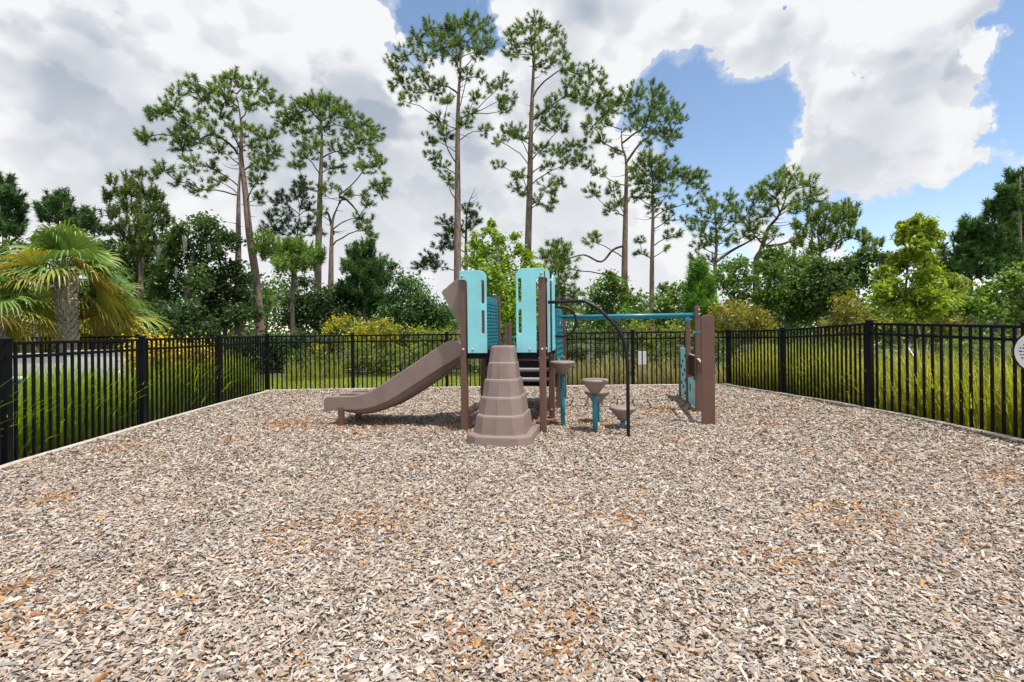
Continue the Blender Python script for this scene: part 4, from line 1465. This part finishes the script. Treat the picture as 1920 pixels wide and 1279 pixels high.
broadleaf('tree', 'dark leafy tree below the leaning pine right of its trunk', 22, zr([(520, 960), (522, 800), (520, 600)]),
          zr([(460, 560, 56), (540, 580, 70), (620, 620, 74), (450, 680, 80), (560, 700, 90), (400, 620, 40), (500, 800, 84), (610, 790, 84), (430, 790, 66), (560, 880, 84), (460, 900, 70), (640, 700, 74), (650, 880, 74)]), MID, n_leaf=720, size=.18, rbase=.11, group=WOOD)
broadleaf('tree', 'dark leafy tree left of the bright young tree', 21, zr([(800, 960), (802, 820), (800, 640)]),
          zr([(740, 640, 66), (830, 650, 74), (900, 630, 64), (720, 740, 74), (820, 740, 84), (760, 830, 80), (700, 850, 70), (960, 600, 54), (1010, 560, 50), (980, 690, 62), (900, 760, 66)]), OAK, n_leaf=740, size=.18, rbase=.11, group=WOOD)
broadleaf('tree', 'dark tree with thin top just right of the bright young tree', 21, zr([(1480, 960), (1478, 800), (1450, 560)]),
          zr([(1450, 510, 24), (1440, 550, 46), (1480, 600, 60), (1430, 620, 46), (1080, 560, 46), (1110, 600, 46), (1500, 690, 64), (1530, 760, 60), (1460, 700, 50)]), OAK_DARK, n_leaf=700, size=.17, rbase=.08, group=WOOD)
broadleaf('young_tree', 'bright yellow green young tree behind the right fence', 11.5, zr([(1185, 1180), (1210, 960), (1260, 700), (1290, 480)]),
          zr([(1290, 345, 32), (1295, 385, 37), (1210, 375, 27), (1225, 410, 29), (1370, 370, 29), (1350, 410, 34), (1280, 430, 56), (1230, 460, 49), (1350, 470, 59), (1300, 520, 71), (1240, 580, 61), (1330, 590, 61), (1180, 620, 56), (1100, 690, 56), (1080, 760, 56), (1150, 720, 71), (1400, 680, 68), (1480, 720, 59), (1500, 790, 59), (1350, 760, 81), (1250, 830, 81), (1420, 820, 71), (1200, 900, 61), (1330, 890, 71), (1460, 850, 56), (1130, 820, 59)]), LIME, n_leaf=2100, size=.15, rbase=.05, group=WOOD, spread=.6, aspect=.36, shaggy=.40)
broadleaf('tree', 'mid green leafy tree low at the right edge', 14, zr([(1760, 1000), (1762, 860), (1760, 760)]),
          zr([(1640, 790, 66), (1740, 770, 72), (1840, 760, 80), (1620, 880, 70), (1720, 870, 80), (1820, 870, 84), (1900, 830, 70), (1900, 700, 60), (1560, 830, 54), (1910, 640, 44), (1850, 680, 50), (1940, 900, 70)]), [(0.116, 0.217, 0.036), (0.087, 0.177, 0.031), (0.174, 0.275, 0.043)], n_leaf=900, size=.135, rbase=.08, group=WOOD)

# ------------------------------------------------------------------ shrubs
SHR = 'shrubs behind the fence'
broadleaf('shrub', 'olive shrub in front of the leaning pine trunk', 16, None, zr([(140, 870, 50), (200, 850, 50), (270, 850, 54), (320, 910, 60), (400, 880, 54), (430, 930, 50), (110, 930, 50), (220, 940, 70), (330, 980, 66), (160, 1010, 66), (420, 1010, 60)]), OLIVE, n_leaf=900, size=.11, rbase=.05, group=SHR, cat='shrub', aspect=.4, spread=.5)
broadleaf('shrub', 'olive shrub left of the bright young tree', 14.5, None, zr([(880, 830, 50), (920, 780, 34), (840, 880, 50), (900, 900, 66), (800, 930, 44), (970, 890, 46), (920, 980, 66), (830, 1000, 60)]), OLIVE, n_leaf=900, size=.11, rbase=.05, group=SHR, cat='shrub', aspect=.4, spread=.6)
broadleaf('shrub', 'olive shrub under the bright young tree', 13, None, zr([(1380, 900, 50), (1450, 890, 46), (1420, 960, 60), (1330, 960, 50), (1500, 950, 46), (1040, 950, 46), (1110, 950, 46)]), OLIVE, n_leaf=800, size=.11, rbase=.05, group=SHR, cat='shrub', aspect=.4, spread=.5)
rows = [  # px from, to, top y, distance, colours, label
    (600, 680, 596, 16.5, YELLOWGREEN, 'yellow green shrub beside the straight pine trunk'),
    (668, 750, 592, 16.0, YELLOWGREEN, 'brightest yellow green shrub above the fence left of the slide'),
    (735, 822, 604, 16.3, [(0.290, 0.319, 0.036), (0.217, 0.275, 0.036)], 'olive green shrub above the fence behind the slide'),
    (808, 878, 612, 15.8, [(0.217, 0.275, 0.036), (0.160, 0.232, 0.034)], 'olive green shrub right behind the slide hood'),
    (545, 640, 655, 15.2, [(0.109, 0.167, 0.031), (0.145, 0.210, 0.036)], 'low green shrub on the lawn edge near the left corner'),
    (625, 720, 648, 15.0, [(0.123, 0.181, 0.031), (0.174, 0.225, 0.038)], 'low green shrub on the lawn edge under the bright shrubs'),
    (705, 800, 645, 15.2, [(0.109, 0.174, 0.031), (0.145, 0.210, 0.036)], 'low green shrub on the lawn edge behind the slide'),
    (785, 880, 642, 15.0, [(0.094, 0.152, 0.029), (0.131, 0.189, 0.034)], 'low green shrub on the lawn edge near the hood post'),
    (870, 960, 632, 14.6, [(0.102, 0.174, 0.031), (0.145, 0.217, 0.036)], 'green shrub behind the step climber'),
    (950, 1050, 628, 14.4, [(0.087, 0.152, 0.029), (0.116, 0.189, 0.034)], 'green shrub behind the black stair'),
    (1050, 1130, 612, 14.2, [(0.065, 0.116, 0.024), (0.087, 0.145, 0.029)], 'dark shrub under the overhead ladder near the grip loop'),
    (1115, 1200, 618, 14.6, [(0.087, 0.131, 0.026), (0.123, 0.167, 0.031)], 'dark shrub behind the arched pole'),
    (1185, 1290, 600, 14.8, [(0.217, 0.261, 0.036), (0.160, 0.217, 0.034)], 'olive shrub above the fence under the ladder end'),
    (1195, 1270, 650, 13.6, [(0.080, 0.131, 0.026), (0.109, 0.160, 0.031)], 'dark shrub right of the small white sign'),
    (1265, 1350, 622, 14.2, [(0.102, 0.160, 0.029), (0.145, 0.203, 0.034)], 'green shrub behind the maze panel'),
    (1335, 1440, 636, 13.6, [(0.072, 0.116, 0.026), (0.102, 0.145, 0.029)], 'dark shrub behind the far right fence corner'),
    (1425, 1530, 634, 13.2, [(0.080, 0.128, 0.026), (0.109, 0.160, 0.031)], 'dark shrub behind the right fence left of the olive shrub'),
    (1520, 1640, 628, 12.6, [(0.087, 0.138, 0.026), (0.123, 0.174, 0.031)], 'dark shrub behind the right fence below the bright tree'),
    (1640, 1780, 630, 11.5, [(0.102, 0.160, 0.029), (0.145, 0.203, 0.034)], 'green shrub behind the right fence at the bright tree trunk'),
    (1770, 1930, 624, 10.5, [(0.102, 0.174, 0.029), (0.145, 0.217, 0.034)], 'green shrub behind the right fence near the round sign'),
]
for (x0, x1, yt, d, cols, lb) in rows:
    bl = []
    w = x1 - x0
    yb = P(0, 0, d)
    ybase = HORIZON + CAMH * FPX / d - (( (x0 + x1) / 2 - 960) * math.sin(ROLL))
    nrow = max(2, int((ybase - yt) / 26))
    for r_ in range(nrow):
        f = r_ / max(1, nrow - 1)
        yy = yt + 15 + (ybase - yt - 26) * f
        for k in range(4):
            bl.append((x0 + w * (k + .5) / 4 + random.uniform(-9, 9), yy + random.uniform(-9, 9) + (0 if 0 < k < 3 else 7 * (1 - f)), random.uniform(12, 18) * (w / 88) ** .6))
    broadleaf('shrub', lb, d, None, bl, cols, n_leaf=820, size=.105, rbase=.045, group=SHR, cat='shrub', aspect=.42, spread=.55, shaggy=.45)

# deep shade understorey at the left
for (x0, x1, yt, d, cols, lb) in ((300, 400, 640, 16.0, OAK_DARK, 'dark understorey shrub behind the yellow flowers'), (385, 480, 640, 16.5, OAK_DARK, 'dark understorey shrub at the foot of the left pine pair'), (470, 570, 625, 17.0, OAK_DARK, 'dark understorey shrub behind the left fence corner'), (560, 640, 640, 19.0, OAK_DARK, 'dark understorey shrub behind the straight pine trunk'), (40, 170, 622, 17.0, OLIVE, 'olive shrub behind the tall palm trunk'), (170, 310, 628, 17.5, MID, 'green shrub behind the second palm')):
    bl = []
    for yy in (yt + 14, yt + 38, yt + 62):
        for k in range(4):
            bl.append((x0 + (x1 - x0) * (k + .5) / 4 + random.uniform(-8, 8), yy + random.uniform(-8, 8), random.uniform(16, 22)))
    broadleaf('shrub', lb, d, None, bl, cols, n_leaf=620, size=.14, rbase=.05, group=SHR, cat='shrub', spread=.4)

# far wood behind everything: reads as one mass
cen = []
for k in range(420):
    x = rng.uniform(-62, 62)
    y = rng.uniform(40, 56)
    h = 2.6 + 1.6 * math.sin(x * .23 + 1) + 1.1 * math.sin(x * .71) + (2.0 if x < -12 else 0)
    z = rng.uniform(.2, max(.8, h))
    m = 200
    cen.append(np.array([x, y, z]) + rng.normal(0, 1, (m, 3)) * np.array([1.0, 1.0, .6]))
cen = np.concatenate(cen)
cen[:, 2] = np.maximum(cen[:, 2], .05)
co, col = leaves(cen, rand_dirs(len(cen)), .42, OAK, aspect=.6)
tag(link('distant_wood', npmesh('distant_wood', co, 4, col), M['leaf']), 'distant low wood glimpsed between the tree trunks', 'wood', kind='stuff')


# ------------------------------------------------------------------ palms
def palm(label, d, px, ytop, ybot, r, nf, cfg, crown=1.0, boots=True, zlow=0.0, twist=0.0):
    top = P(px, ytop, d)
    root = empty('palm_tree', Vector((top.x, d, 0)))
    tag(root, label, 'palm tree', 'sabal palms outside the left fence')
    base = Vector((top.x, d, 0))
    H = top.z
    tr = MB().tube([base - Z * .2, base + Z * H * .5, base + Z * (H + .05)], [r * .86, r * .80, r * .82], 16).build('trunk', M['palmcore'], root)
    if boots:
        bm_ = MB()
        for s in (-1, 1):      # one forked leaf boot
            a, b = Vector((0, .0, 0)), Vector((s * .085, .045, .20))
            bm_.bar(a, b, .056, .024, up=(0, 1, 0), bev=.006)
        src = bm_.build('boot_source', M['boot'])
        bme = src.data
        bpy.data.objects.remove(src)
        rows_, per = int((H - zlow) / .088), 9
        for i in range(rows_):
            for j in range(per):
                a = 2 * math.pi * (j + (.5 if i % 2 else 0)) / per + random.uniform(-.05, .05)
                z = zlow + .088 * i
                o = link('leaf_boot', bme, None, tr)
                o.location = Vector((math.cos(a), math.sin(a), 0)) * (r * .86) + Z * (z + random.uniform(-.01, .01))
                o.rotation_euler = (random.uniform(-.05, .12), random.uniform(-.1, .1), a - math.pi / 2)
                s = random.uniform(.85, 1.15)
                o.scale = (s, s * random.uniform(.8, 1.5), s)
    ga = math.pi * (3 - math.sqrt(5))
    for i in range(nf):
        f = i / (nf - 1)
        el = R(84 - 112 * f ** .95)
        az = i * ga + twist
        if math.sin(az) < -.35 and el < R(18):
            el = R(random.uniform(14, 34))
        az = i * ga + twist
        el += R(random.uniform(-12, 12))
        az += random.uniform(-.25, .25)
        h = Vector((math.cos(az), math.sin(az), 0))
        age = f
        pet = crown * random.uniform(.62, .88) * (1.0 if f < .8 else .85)
        p0 = Vector((0, 0, H + .02 - .25 * f))
        d0 = h * math.cos(el) + Z * math.sin(el)
        pts = [p0 + d0 * (pet * t) - Z * (.20 * pet * t * t) for t in (0, .35, .7, 1.0)]
        tip_dir = (pts[3] - pts[2]).normalized()
        side = tip_dir.cross(Z)
        if side.length < .05:
            side = Vector((-math.sin(az), math.cos(az), 0))
        side.normalize()
        nup = side.cross(tip_dir).normalized()
        rl = random.gauss(0, .55)
        side, nup = side * math.cos(rl) + nup * math.sin(rl), nup * math.cos(rl) - side * math.sin(rl)
        vs, cs = [], []
        green = np.array([(.125, .235, .040), (.095, .195, .038), (.175, .265, .048)][i % 3])
        yellow = np.array([(.52, .37, .035), (.46, .28, .045), (.42, .34, .05)][i % 3])
        k_old = min(1, max(0, (age - .45) / .35)) * random.uniform(.5, 1.0)
        nseg = 30
        Lf = crown * random.uniform(.74, .92)
        for q in range(nseg):
            u = (q + .5) / nseg * 2 - 1
            ang = u * R(104)
            sd = tip_dir * math.cos(ang) + side * math.sin(ang)
            # costapalmate: middle drops, margins rise
            sd = (sd + nup * (.28 * abs(u) - .10)).normalized()
            LL = Lf * (1 - .36 * abs(u) ** 1.6) * random.uniform(.9, 1.08)
            wv = .021 * crown
            droop = .45 + .55 * random.random()
            a0 = pts[3] + sd * .03
            a1 = a0 + sd * LL * .5 - Z * LL * .06
            a2 = a0 + sd * LL * .80 - Z * LL * .22 * droop * 1.4
            a3 = a0 + sd * LL * .97 - Z * LL * .62 * droop
            w_ = sd.cross(nup).normalized()
            tipc = green * (1 - k_old) + yellow * k_old
            if random.random() < .3 + .4 * age:
                tipc = tipc * .5 + np.array((.34, .27, .10)) * .5
            midc = green * (1 - k_old * .75) + yellow * k_old * .75
            jit = random.uniform(.75, 1.25)
            ring = [(a0, .35), (a1, 1.0), (a2, .7), (a3, .08)]
            rc = [midc * .9, midc, midc * .5 + tipc * .5, tipc]
            for (A, wa, ca), (B_, wb, cb_) in zip([(x[0], x[1], c) for x, c in zip(ring, rc)][:-1], [(x[0], x[1], c) for x, c in zip(ring, rc)][1:]):
                vs += [A - w_ * wv * wa, A + w_ * wv * wa, B_ + w_ * wv * wb, B_ - w_ * wv * wb]
                cs += [ca * jit, ca * jit, cb_ * jit, cb_ * jit]
        # petiole as a thin strip, two crossed blades
        for ax in (side, nup):
            for A, B_ in zip(pts[:-1], pts[1:]):
                vs += [A - ax * .016, A + ax * .016, B_ + ax * .010, B_ - ax * .010]
                pc_ = np.array((.17, .20, .06)) * (1 - k_old) + np.array((.30, .22, .10)) * k_old
                cs += [pc_] * 4
        me = npmesh('frond', np.array([tuple(v) for v in vs]), 4, np.clip(np.array(cs), .01, .8))
        link('frond', me, M['frond'], root)
    return root


palm('tall sabal palm with grey criss-cross trunk above the left fence', 11.8, 124, 514, 640, .165, 38, None, 1.02, twist=.4)
palm('shorter sabal palm right of the tall palm with red brown trunk', 13.2, 196, 585, 640, .185, 32, None, .98, twist=1.1)
palm('sabal palm cut by the left edge with yellowing fronds', 10.6, -18, 580, 640, .17, 30, None, .88, twist=2.2)
palm('low dark sabal palm behind the tall palm trunk', 15.5, 66, 600, 640, .2, 22, None, .95, boots=False, twist=3.0)

# ------------------------------------------------------------------ ornamental grass
def clump(name, label, c, h, n, cols, r=.22, lean=.42, group=None, w=.0058):
    root = tag(empty(name, c), label, 'grass clump', group)
    a = rng.random(n) * 2 * math.pi
    rr = r * np.sqrt(rng.random(n))
    base = np.stack([np.cos(a) * rr, np.sin(a) * rr, np.zeros(n) - .03], 1)
    out = np.stack([np.cos(a + rng.normal(0, .7, n)), np.sin(a + rng.normal(0, .7, n)), np.zeros(n)], 1)
    q_ = rng.random(n)
    L = h * (.28 + .87 * q_ ** .75)[:, None]
    ln = (lean * (1.7 - .9 * q_) * rng.uniform(.3, 1.4, n))[:, None]
    rr = rr * (1.5 - .7 * q_)
    base = np.stack([np.cos(a) * rr, np.sin(a) * rr, np.zeros(n) - .03], 1)
    up = np.array([0, 0, 1.0])
    sd = unit(np.cross(out, up) + rng.normal(0, .4, (n, 3)))
    ww = (w * rng.uniform(.6, 1.3, n))[:, None]
    P0, P1 = base, base + up * L * .42 + out * L * ln * .18
    P2 = base + up * L * .80 + out * L * ln * .55
    P3 = base + up * L * (1.04 - .20 * ln) + out * L * ln * .95
    co = np.stack([P0 - sd * ww, P0 + sd * ww, P1 + sd * ww, P1 - sd * ww, P1 - sd * ww, P1 + sd * ww, P2 + sd * ww * .7, P2 - sd * ww * .7, P2 - sd * ww * .7, P2 + sd * ww * .7, P3 + sd * ww * .08, P3 - sd * ww * .08], 1).reshape(-1, 3)
    col = np.repeat(tint(n, cols, .18), 12, 0)
    link('blades', npmesh('blades', co, 4, col), M['grass'], root)


GR = [(.290, .400, .040), (.230, .355, .038), (.360, .430, .052), (.190, .310, .036)]
GRY = [(.310, .390, .044), (.245, .345, .040), (.370, .400, .060), (.40, .35, .12)]
DRY = [(.40, .35, .16), (.33, .33, .12), (.25, .28, .08), (.47, .41, .21)]
for k in range(17):
    y = 3.9 + k * .43
    x = interp(LF, y) - .42 + random.uniform(-.08, .06)
    clump('grass_clump', 'arching green grass clump in the row right outside the left fence', Vector((x, y, 0)), .80 + random.uniform(-.08, .10), 360, GR, .25, .34, 'grass clumps outside the left fence')
for k in range(13):
    y = 4.6 + k * .52
    if 7.6 < y < 10.2:
        continue
    x = interp(LF, min(y, 11)) - 1.05 + random.uniform(-.1, .1)
    clump('grass_clump', 'green grass clump in the second row behind the left fence', Vector((x, y, 0)), .92 + random.uniform(-.1, .1), 300, GR, .28, .34, 'grass clumps in the second row behind the left fence')
for k in range(19):
    y = 3.9 + k * .42
    x = interp(RF, y) + .45 + random.uniform(-.06, .08)
    clump('grass_clump', 'arching yellow green grass clump in the row right outside the right fence', Vector((x, y, gz(x, y) * .6)), .82 + random.uniform(-.12, .12), 360, GRY, .25, .36, 'grass clumps outside the right fence')
for k in range(15):
    y = 4.4 + k * .52
    x = interp(RF, min(y, 11.2)) + 1.1 + random.uniform(-.12, .12)
    clump('grass_clump', 'yellow green grass clump in the second row behind the right fence', Vector((x, y, 0)), .95 + random.uniform(-.12, .15), 300, GRY, .29, .36, 'grass clumps in the second row behind the right fence')
for k in range(12):
    x = 1.0 + k * .37 + random.uniform(-.1, .1)
    y = 12.0 + random.uniform(0, .9)
    clump('grass_clump', 'dry straw coloured grass clump behind the back fence on the right', Vector((x, y, -.03)), .55 + random.uniform(-.12, .15), 190, DRY, .22, .40, 'dry grass clumps behind the back fence')
for k in range(3):
    clump('grass_clump', 'wispy grass clump by the left back corner of the lawn', Vector((-5.9 + k * .45, 13.6 + .3 * k, -.03)), .6, 150, DRY[1:3] + GR[:1], .2, .4, 'grass clumps by the lawn corner')

# mown lawn blades
n = 26000
x = rng.uniform(-8.5, 1.0, n)
y = rng.uniform(11.5, 14.4, n)
b = np.stack([x, y, np.full(n, -.03)], 1)
o_ = rng.normal(0, .018, (n, 3))
o_[:, 2] = 0
t_ = b + o_ + np.array([0, 0, 1.0]) * rng.uniform(.035, .075, (n, 1))
s_ = rand_dirs(n) * np.array([1, 1, 0]) * .008
co = np.stack([b - s_, b + s_, t_], 1).reshape(-1, 3)
tag(link('lawn_grass', npmesh('lawn_grass', co, 3, np.repeat(tint(n, [(.26, .31, .055), (.21, .27, .05), (.32, .33, .08)], .15), 3, 0)), M['grass']), 'short mown grass of the lawn strip', 'grass', kind='stuff')

# yellow flowering shrubs behind the left fence
for (x0, x1, yt, d, lb) in ((254, 312, 648, 8.6, 'yellow flowering shrub behind the left fence, nearer of two'), (310, 395, 652, 9.6, 'yellow flowering shrub behind the left fence, farther of two')):
    bl = []
    for k in range(5):
        for yy in (yt + 12, yt + 30, yt + 50):
            bl.append((x0 + (x1 - x0) * (k + .5) / 5, yy + random.uniform(-4, 4), 15))
    r_ = broadleaf('flowering_shrub', lb, d, None, bl, [(.11, .17, .03), (.16, .20, .035)], n_leaf=1500, size=.045, rbase=.03, group='yellow flowering shrubs', cat='shrub', spread=.8)
    pts = []
    for (px_, py_, rr) in bl:
        if py_ > yt + 60:
            continue
        c = P(px_, py_, d)
        pts.append(np.array(tuple(c)) + rng.normal(0, .12, (260, 3)) + np.array([0, 0, .03]))
    pts = np.concatenate(pts)
    bs0 = np.array(tuple(r_.location))
    co, col = leaves(pts - bs0, rand_dirs(len(pts)), .042, [(.72, .56, .03), (.62, .52, .05), (.80, .66, .08)], aspect=.8)
    link('blossom', npmesh('blossom', co, 4, col), M['leaf'], r_)['kind'] = 'stuff'

# ------------------------------------------------------------------ things beyond the left fence
wall = empty('low_wall', Vector((-8.6, 9.6, 0)))
tag(wall, 'low white stucco wall seen through the left fence', 'wall')
MB().box((-9.1, 9.9, .43), (1, 0, 0), (0, 1, 0), (0, 0, 1), 1.35, .10, .45).build('panel', M['stucco'], wall)
MB().box((-9.1, 9.9, .905), (1, 0, 0), (0, 1, 0), (0, 0, 1), 1.40, .13, .025, .006).build('coping', M['capstone'], wall)
MB().box((-8.02, 9.72, .46), (1, 0, 0), (0, 1, 0), (0, 0, 1), .55, .07, .49).build('panel', M['stucco'], wall)
MB().box((-8.02, 9.72, .968), (1, 0, 0), (0, 1, 0), (0, 0, 1), .58, .09, .018, .005).build('coping', M['capstone'], wall)
SF = [Vector((-13.2, 12.4, .02)), Vector((-11.3, 12.5, .02)), Vector((-9.4, 12.6, .02)), Vector((-7.6, 12.7, .02))]
fence('picket_fence', SF, 'second black picket fence behind the low white wall')
bx_ = empty('utility_box', G(14, 735))
bc = P(20, 712, 5.9)
bx_.location = (bc.x, bc.y, 0)
tag(bx_, 'small teal utility box at the left edge behind the fence', 'utility box')
MB().box((bc.x, bc.y, .36), (1, 0, 0), (0, 1, 0), (0, 0, 1), .10, .09, .40, .012).build('body', M['teal'], bx_)
MB().box((bc.x, bc.y, .775), (1, 0, 0), (0, 1, 0), (0, 0, 1), .11, .10, .015, .006).build('lid', M['white'], bx_)

# ------------------------------------------------------------------ signs, stakes and guy straps
sg = P(1203, 671, 11.75)
sroot = empty('utility_sign', (sg.x, sg.y, 0))
tag(sroot, 'small blank white sign on a beige post behind the back fence', 'sign')
MB().tube([(sg.x, sg.y, -.1), (sg.x, sg.y, sg.z + .10)], .033, 12).build('post', M['beige'], sroot)
shape(rounded(-.105, -.155, .105, .155, .02), [], .012, (sg.x, sg.y - .042, sg.z), (1, 0, 0), Z, (0, -1, 0), .003).build('plate', M['white'], sroot)
for dz in (-.11, .11):
    MB().tube([(sg.x, sg.y - .047, sg.z + dz), (sg.x, sg.y - .053, sg.z + dz)], .008, 8).build('bolt', M['rod'], sroot)


def stake(name, label, px, y0, y1, d, r, m, tipm=None):
    a, b = P(px, y1, d), P(px, y0, d)
    root = empty(name, (a.x, d, 0))
    tag(root, label, 'stake')
    MB().tube([(a.x, d, -.1), (a.x, d, b.z)], r, 8).build('rod', M[m], root)
    MB().lathe((a.x, d, b.z), [(r * 1.25, 0), (r * 1.25, .03), (r * .5, .045)], 8).build('cap', M[tipm or m], root)


stake('marker_stake', 'white marker stake in the grass behind the right fence', 1604, 702, 748, 7.9, .012, 'strap', 'ink')
stake('marker_stake', 'thin pale rod behind the back fence near the pods', 1134, 686, 722, 12.2, .010, 'rod')
stake('marker_stake', 'short white stake on the lawn behind the slide', 813, 716, 728, 11.9, .016, 'white', 'ink')
stake('tree_stake', 'grey wooden stake beside the bright young tree', 1682, 662, 745, 8.6, .030, 'wood')
yt_ = P(1688, 640, 9.4)
for (x0, y0, x1, y1, da, db, lb) in ((1652, 641, 1457, 730, 11.3, 0, 'white guy strap running left from the young tree'), (1702, 650, 1774, 760, 11.3, 0, 'white guy strap running right from the young tree')):
    A, E = P(x0, y0, da), G(x1, y1)
    g = tag(empty('guy_strap', (E.x, E.y, 0)), lb, 'strap')
    MB().bar(A, E, .018, .004).build('webbing', M['strap'], g)
    MB().tube([E - Z * .1, E + Z * .06], .012, 6).build('peg', M['rod'], g)

# round sign at the right edge, fixed to the fence
rf0, rf1 = RF[2], RF[3]
dv = (rf1 - rf0).normalized()
nin = Vector((dv.y, -dv.x, 0))
if nin.x > 0:
    nin = -nin
c0 = P(1941, 661, 5.12)
# bring the disc onto the inner face of the fence line
off = (c0 - rf1).dot(nin)
cS = c0 - nin * off + nin * .05
rs = tag(empty('round_sign', (cS.x, cS.y, cS.z)), 'round pale grey sign with black rim on the right fence', 'sign')
ex = Vector((-nin.y, nin.x, 0))
ring = lambda r, n=40: [(r * math.cos(2 * math.pi * k / n), r * math.sin(2 * math.pi * k / n)) for k in range(n)]
shape(ring(.235), [], .016, cS, ex, Z, nin, .003).build('rim', M['black'], rs)
shape(ring(.212), [], .010, cS + nin * .009, ex, Z, nin, .002).build('face', M['white'], rs)
sgn = 1 if (ex.dot(Vector((1, 0, 0))) > 0) else -1
for k, (w0, w1) in enumerate(((-.13, .10), (-.16, .14), (-.17, .12), (-.16, .15), (-.15, .08))):
    zt_ = .075 - .035 * k
    x_ = w0
    while x_ < w1:
        ww = random.uniform(.012, .035)
        MB().box(cS + ex * (x_ + ww / 2) + Z * zt_ + nin * .0155, ex, nin, Z, ww / 2, .001, .006).build('text_mark', M['ink'], rs)
        x_ += ww + .010

# spanish moss on the oak
oak = [o for o in COL.objects if o.name.startswith('oak_tree')][0]
ob = Vector(oak.location)
for (px_, y0, y1, d, w) in ((296, 458, 490, 21.6, .12), (346, 440, 482, 21.4, .08), (392, 455, 480, 21.6, .07), (330, 500, 525, 21.2, .05)):
    A, B_ = P(px_, y0, d), P(px_, y1, d)
    vs = []
    for k in range(70):
        x_, yv = rng.normal(0, w * .6), rng.normal(0, w * .6)
        t0 = rng.random() * .6
        t1 = min(1, t0 + rng.uniform(.25, .5))
        p = np.array(tuple(A.lerp(B_, t0)))
        q = np.array(tuple(A.lerp(B_, t1)))
        p = p + np.array([x_ * (1 - t0 * .7), yv * (1 - t0 * .7), 0])
        q = q + np.array([x_ * (1 - t1 * .8), yv * (1 - t1 * .8), 0])
        sd = rand_dirs(1)[0] * .012
        vs += [p - sd, p + sd, q + sd * .5, q - sd * .5]
    me = npmesh('moss', np.array(vs) - np.array(tuple(ob)), 4, None)
    link('moss', me, M['moss'], oak)['kind'] = 'stuff'
